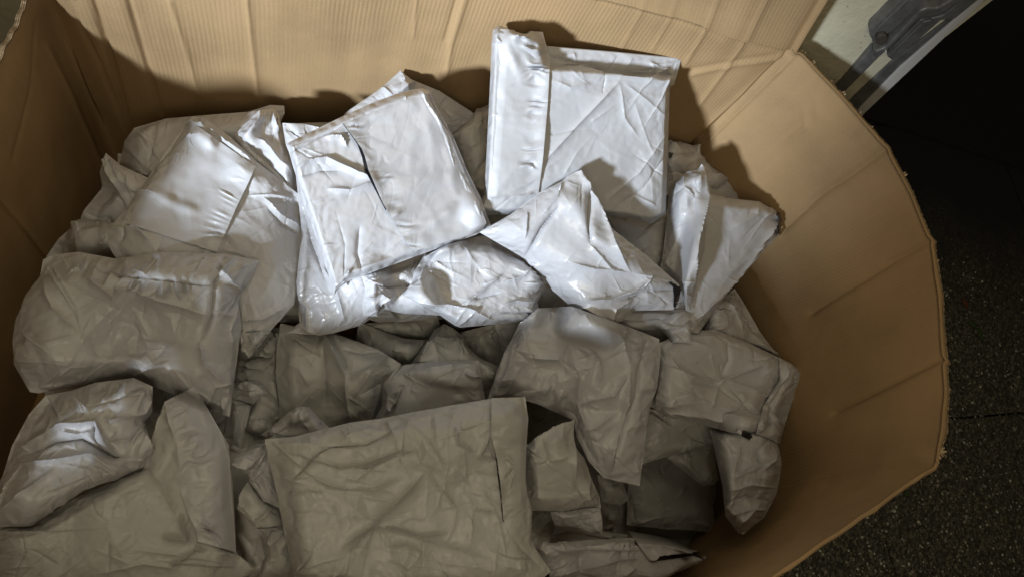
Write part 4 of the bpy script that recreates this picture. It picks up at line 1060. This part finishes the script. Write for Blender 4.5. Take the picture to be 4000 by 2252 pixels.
# ------------------------------------------------------------------ wall, jamb, pavement
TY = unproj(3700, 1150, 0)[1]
DARK0, DARK1 = (TY + .25) * .25, (TY + .85) * .25  # range over which the ground colour fades into darkness
m, nt, b = mat('speckled beige render')
v = coords(nt)
c1 = ramp(nt, noise(nt, v, 6, 5, .6), [(0.35, (.45, .405, .29)), (0.65, (.57, .52, .38))])
vor = nt.nodes.new('ShaderNodeTexVoronoi'); vor.inputs['Scale'].default_value = 62
nt.links.new(v, vor.inputs['Vector'])
spot = ramp(nt, vor.outputs['Distance'], [(0.10, (1, 1, 1)), (0.17, (0, 0, 0))])
rare = ramp(nt, noise(nt, v, 35, 2), [(0.52, (0, 0, 0)), (0.60, (1, 1, 1))])
mx = nt.nodes.new('ShaderNodeMixRGB'); mx.inputs[2].default_value = (.035, .02, .018, 1)
nt.links.new(c1, mx.inputs[1]); nt.links.new(math_(nt, 'MULTIPLY', spot, rare), mx.inputs[0])
nt.links.new(mx.outputs[0], b.inputs['Base Color'])
b.inputs['Roughness'].default_value = .85
bump(nt, b, noise(nt, v, 40, 6, .65), .5, .006)
M_WALL = m
m, nt, b = mat('weathered grey metal')
v = coords(nt)
c1 = ramp(nt, noise(nt, v, 22, 6, .7), [(0.3, (.075, .073, .07)), (0.6, (.15, .146, .14)), (0.75, (.25, .24, .225))])
nt.links.new(c1, b.inputs['Base Color']); b.inputs['Metallic'].default_value = .25; b.inputs['Roughness'].default_value = .5
bump(nt, b, noise(nt, v, 120, 4), .3, .002)
M_METAL = m
m, nt, b = mat('rusty brown metal')
b.inputs['Base Color'].default_value = (.05, .04, .032, 1); b.inputs['Roughness'].default_value = .8
bump(nt, b, noise(nt, coords(nt), 80, 5), .6, .004)
M_RUST = m
m, nt, b = mat('white painted trim')
b.inputs['Base Color'].default_value = (.52, .50, .48, 1); b.inputs['Roughness'].default_value = .5
bump(nt, b, noise(nt, coords(nt), 50, 4), .2, .002)
M_TRIM = m
m, nt, b = mat('exposed aggregate concrete')
v = coords(nt)
vor = nt.nodes.new('ShaderNodeTexVoronoi'); vor.inputs['Scale'].default_value = 130
nt.links.new(v, vor.inputs['Vector'])
c1 = ramp(nt, vor.outputs['Color'], [(0.2, (.028, .025, .019)), (0.55, (.065, .058, .043)), (0.8, (.15, .14, .105))])
# night darkness painted into the slabs towards the far side, with a noisy edge
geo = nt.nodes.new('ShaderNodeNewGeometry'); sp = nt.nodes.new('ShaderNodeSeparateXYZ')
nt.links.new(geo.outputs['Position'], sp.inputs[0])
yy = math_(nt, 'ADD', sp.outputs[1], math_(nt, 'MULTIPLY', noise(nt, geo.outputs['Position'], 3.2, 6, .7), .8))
far_dark = ramp(nt, math_(nt, 'MULTIPLY', yy, .25), [(DARK0, (0, 0, 0)), (DARK1, (1, 1, 1))])
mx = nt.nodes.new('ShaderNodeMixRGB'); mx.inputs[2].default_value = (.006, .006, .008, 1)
nt.links.new(c1, mx.inputs[1]); nt.links.new(far_dark, mx.inputs[0])
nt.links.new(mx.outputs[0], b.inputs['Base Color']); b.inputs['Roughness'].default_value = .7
bump(nt, b, vor.outputs['Distance'], .8, .006)
M_SLAB = m
m, nt, b = mat('unlit ground black')  # near-black colour standing in for ground the lamps leave unlit
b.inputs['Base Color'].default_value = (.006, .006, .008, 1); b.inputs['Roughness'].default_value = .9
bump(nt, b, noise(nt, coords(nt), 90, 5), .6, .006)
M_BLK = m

# ground slabs, sunk joints between them
gx0 = unproj(3745, 1520, 0)
def quad_slab(name, x0, x1, y0, y1, mt, top=0.0, rz=0.0, about=(0, 0)):
    v_, f_ = boxmesh(x0, x1, y0, y1, top - .05, top)
    c_, s_ = math.cos(rz), math.sin(rz)
    R = np.array([[c_, -s_], [s_, c_]])
    v_[:, :2] = (v_[:, :2] - about) @ R.T + about
    o = link_mesh(name, v_, f_, mt, smooth=False)
    tag(o, kind='structure')
    return o
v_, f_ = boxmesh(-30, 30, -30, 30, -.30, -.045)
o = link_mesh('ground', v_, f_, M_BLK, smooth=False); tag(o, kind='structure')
JA = unproj(3640, 1640, 0)[:2]; JB = unproj(4000, 1610, 0)[:2]
ang = math.atan2(*(JB - JA)[::-1])
about = tuple(JA)
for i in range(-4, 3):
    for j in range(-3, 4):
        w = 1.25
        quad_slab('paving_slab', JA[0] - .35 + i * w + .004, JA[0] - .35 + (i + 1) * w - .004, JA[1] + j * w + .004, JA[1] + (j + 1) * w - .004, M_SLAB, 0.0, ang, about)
quad_slab('unlit_ground', -3.0, 8.0, TY + .75, TY + 9, M_BLK, .004)  # black sheet laid where the far ground lies in darkness

# individual pebbles standing out of the slabs
rng = np.random.default_rng(77)
V, F, MI = [], [], []
pts = []
NP = 9000
qx = rng.uniform(2900, 4080, NP * 3); qy = rng.uniform(650, 2300, NP * 3)
G0 = unproj(qx, qy, 0.0)
ico = np.array([[0, 0, 1], [.9, 0, .35], [.28, .85, .35], [-.73, .53, .35], [-.73, -.53, .35], [.28, -.85, .35],
                [.98, 0, -.3], [.3, .93, -.3], [-.8, .58, -.3], [-.8, -.58, -.3], [.3, -.93, -.3]])
icf = [(0, 1, 2), (0, 2, 3), (0, 3, 4), (0, 4, 5), (0, 5, 1)] + [t for a in range(5) for t in ((1 + a, 6 + a, 6 + (a + 1) % 5), (1 + a, 6 + (a + 1) % 5, 1 + (a + 1) % 5))]
cnt = 0
ca, sa_ = math.cos(-ang), math.sin(-ang)
for g in G0:
    dxy = g[:2] - JA
    ly = dxy[0] * sa_ + dxy[1] * ca
    if cnt >= NP or rng.random() > 1.15 - (g[1] - TY + .25) * 2.2:
        continue
    r_ = .0022 + .0042 * rng.random() ** 2.2
    a = rng.random() * 6.28
    sc_ = np.array([r_, r_ * rng.uniform(.55, 1), r_ * .45])
    p = ico * sc_ * rng.uniform(.85, 1.15, (11, 1))
    c_, s_ = math.cos(a), math.sin(a)
    p[:, :2] = p[:, :2] @ np.array([[c_, s_], [-s_, c_]])
    o = len(V)
    V.extend((p + [g[0], g[1], r_ * .12]).tolist())
    F.extend([(o + x, o + y, o + z) for x, y, z in icf])
    MI.extend([int(rng.choice(4, p=[.45, .3, .2, .05]))] * len(icf))
    cnt += 1
pm = []
for nm, col in (('dark pebble', (.065, .061, .05)), ('brown pebble', (.17, .145, .095)), ('grey pebble', (.34, .32, .27)), ('pale pebble', (.62, .6, .52))):
    m, nt, b = mat(nm)
    b.inputs['Base Color'].default_value = (*col, 1); b.inputs['Roughness'].default_value = .45
    pm.append(m)
o = link_mesh('gravel', V, F, pm, smooth=False)
o.data.polygons.foreach_set('material_index', MI)
tag(o, kind='stuff')

# leaves and moss on the pavement
m, nt, b = mat('green leaf'); b.inputs['Base Color'].default_value = (.045, .085, .025, 1); b.inputs['Roughness'].default_value = .5; M_LEAF = m
m, nt, b = mat('rust brown leaf'); b.inputs['Base Color'].default_value = (.16, .05, .025, 1); b.inputs['Roughness'].default_value = .6; M_LEAF2 = m
def leaf(px, py, L, w, a, mt, label):
    g = unproj(px, py, 0.004)
    n = 9
    V, F = [], []
    for i in range(n):
        t = i / (n - 1)
        ww = w * math.sin(math.pi * min(1, t * .92 + .04)) ** .8
        for sgn in (-1, 0, 1):
            x = (t - .5) * L; y = sgn * ww
            z = .004 * abs(sgn) + .004 * math.sin(t * 3.14) + .001 * math.sin(t * 17 + sgn)
            V.append((g[0] + x * math.cos(a) - y * math.sin(a), g[1] + x * math.sin(a) + y * math.cos(a), .004 + z))
    F = grid_faces(n, 3)
    o = link_mesh('leaf', V, F, mt)
    so = o.modifiers.new('thickness', 'SOLIDIFY'); so.thickness = .0006
    tag(o, label, 'leaf')
leaf(3765, 1182, .045, .010, 2.0, M_LEAF2, 'rust brown leaf lying on the dark pavement right of the box')
leaf(3795, 1265, .040, .013, -.4, M_LEAF, 'small green leaf on the pavement, upper one of the green pair')
leaf(3822, 1300, .046, .014, 1.9, M_LEAF, 'small green leaf on the pavement, lower one of the green pair')
leaf(3535, 1925, .022, .008, 1.2, M_LEAF, 'tiny green leaf on the pavement close to the torn box corner')

# house wall behind the box: plane y = WY, ends at a jamb
WY = 1.20
def onwall(px, py, y=WY):
    c = np.array([px - CX, CY - py, -FPX]); r = ROT @ c
    t = y / r[1]
    return np.array([0, 0, CAM_H]) + r * t
pA = onwall(*fr('N', [(980, 1140)])[0]); pB = onwall(*fr('N', [(2180, 0)])[0])
XE = (pA[0] + pB[0]) / 2
print('WALL END', pA, pB)
v_, f_ = boxmesh(-4, XE - .012, WY, WY + .12, -.04, 3.2)
o = link_mesh('house_wall', v_, f_, M_WALL, smooth=False); tag(o, 'beige speckled rendered wall standing behind the cardboard box', 'wall')

def band(name, px_a, px_b, wpx, y, depth, mt, parent, r=.004, z0=None, z1=None):
    """vertical metal strip on the wall: px_a, px_b are two pixels on its centre line, wpx its pixel width"""
    a = onwall(*px_a, y); c = onwall(*px_b, y)
    d = (c - a) / (c[2] - a[2])
    lo = a + d * ((z0 if z0 is not None else .0) - a[2]); hi = a + d * ((z1 if z1 is not None else 2.6) - a[2])
    w = wpx * np.linalg.norm(a - [0, 0, CAM_H]) / FPX / 2
    k = 7
    V, F = [], []
    for p in (lo, hi):
        for i in range(k):
            t = math.pi * i / (k - 1)
            x = -math.cos(t) * w; yy = -min(1, math.sin(t) * 1.8) * depth
            V.append((p[0] + x, y + yy, p[2]))
        V.append((p[0] + w, y + .002, p[2])); V.append((p[0] - w, y + .002, p[2]))
    q = k + 2
    for i in range(q):
        F.append((i, (i + 1) % q, q + (i + 1) % q, q + i))
    F.append(tuple(range(q))[::-1]); F.append(tuple(range(q, 2 * q)))
    return link_mesh(name, V, F, mt, parent, smooth=False, origin=np.zeros(3) if parent else None)

jamb = empty('door_jamb', (XE, WY, 0))
tag(jamb, 'grey metal guide rail with ribs and pale trim at the end of the beige wall', 'door frame')
def ab(p, q):
    return fr('N', [p])[0], fr('N', [q])[0]
def strip2(name, p, q, w, dep, mt, **k):
    a, c = ab(p, q)
    return band(name, a, c, w * .3882, WY, dep, mt, jamb, **k)
def vert(name, q, w, dep, mt, z0=0.0, z1=2.6):
    a = onwall(*fr('N', [q])[0], WY)
    wv = w * .3882 * np.linalg.norm(a - [0, 0, CAM_H]) / FPX / 2 / 1.35
    V, F = [], []
    k = 9
    for z in (z0, z1):
        for i in range(k):
            t = math.pi * i / (k - 1)
            V.append((a[0] - math.cos(t) * wv, WY - min(1, math.sin(t) * 1.7) * dep, z))
        V.append((a[0] + wv, WY + .001, z)); V.append((a[0] - wv, WY + .001, z))
    n = k + 2
    for i in range(n):
        F.append((i, (i + 1) % n, n + (i + 1) % n, n + i))
    F.append(tuple(range(n))[::-1]); F.append(tuple(range(n, 2 * n)))
    return link_mesh(name, V, F, mt, jamb, smooth=False, origin=np.zeros(3)), a

def plate(name, pts, dep, mt, bev=.003, back=0.0):
    """solid plate mounted on the wall: outline in the plane of the wall, depth dep"""
    P = [onwall(*q, WY - dep) for q in fr('N', pts)]
    n = len(P)
    V = [tuple(p) for p in P] + [(p[0], WY - back, p[2]) for p in P]
    F = [tuple(range(n))] + [(i, i + n, (i + 1) % n + n, (i + 1) % n) for i in range(n)]
    o = link_mesh(name, V, F, mt, jamb, smooth=False, origin=np.zeros(3))
    bv = o.modifiers.new('bevel', 'BEVEL'); bv.width = bev; bv.segments = 3; bv.limit_method = 'ANGLE'
    return o
plate('trim', [(600, 1480), (930, 1085), (1330, 680), (1880, 200), (2150, -40), (2500, -330), (2580, -340), (2200, -10), (980, 1140), (640, 1500)], .012, M_TRIM)
plate('back_rail', [(560, 1380), (860, 985), (1230, 640), (1840, 185), (2200, -80), (2300, -60), (1885, 205), (1330, 665), (930, 1075), (600, 1440)], .007, M_METAL)
plate('back_rail', [(460, 1100), (740, 840), (1050, 480), (1110, 590), (800, 900), (520, 1180)], .016, M_METAL)
plate('guide_channel', [(1018, 345), (1035, 300), (1340, -5), (1500, -160), (1800, -180), (1600, 20), (1235, 330), (1190, 352), (1110, 352), (1078, 405), (1038, 392)], .030, M_METAL)
plate('channel_rib', [(1040, 365), (1120, 270), (1400, 0), (1560, -160), (1590, -160), (1420, 10), (1140, 290), (1060, 378)], .036, M_METAL, .002)
plate('rod', [(1062, 560), (1078, 522), (1180, 478), (1450, 190), (1525, 112), (1600, 82), (1700, 88), (1860, -5), (2050, -180), (2200, -180), (1900, 40), (1745, 150), (1625, 178), (1530, 182), (1240, 475), (1130, 575), (1090, 588)], .048, M_METAL, .004)
plate('guide_channel', [(1198, 572), (1225, 520), (1530, 205), (1640, 190), (1760, 160), (1990, -30), (2180, -200), (2330, -200), (2130, -5), (1890, 190), (1740, 212), (1300, 598), (1245, 610)], .036, M_METAL)
plate('channel_rib', [(1230, 540), (1560, 225), (1640, 205), (1660, 215), (1590, 240), (1255, 560)], .041, M_METAL, .002)
plate('knob', [(1085, 400), (1100, 370), (1150, 352), (1195, 362), (1212, 400), (1190, 450), (1130, 470), (1090, 450)], .042, M_RUST, .005)
plate('screw', [(1178, 524), (1184, 518), (1194, 522), (1194, 532), (1186, 537), (1178, 533)], .052, M_TRIM, .001)
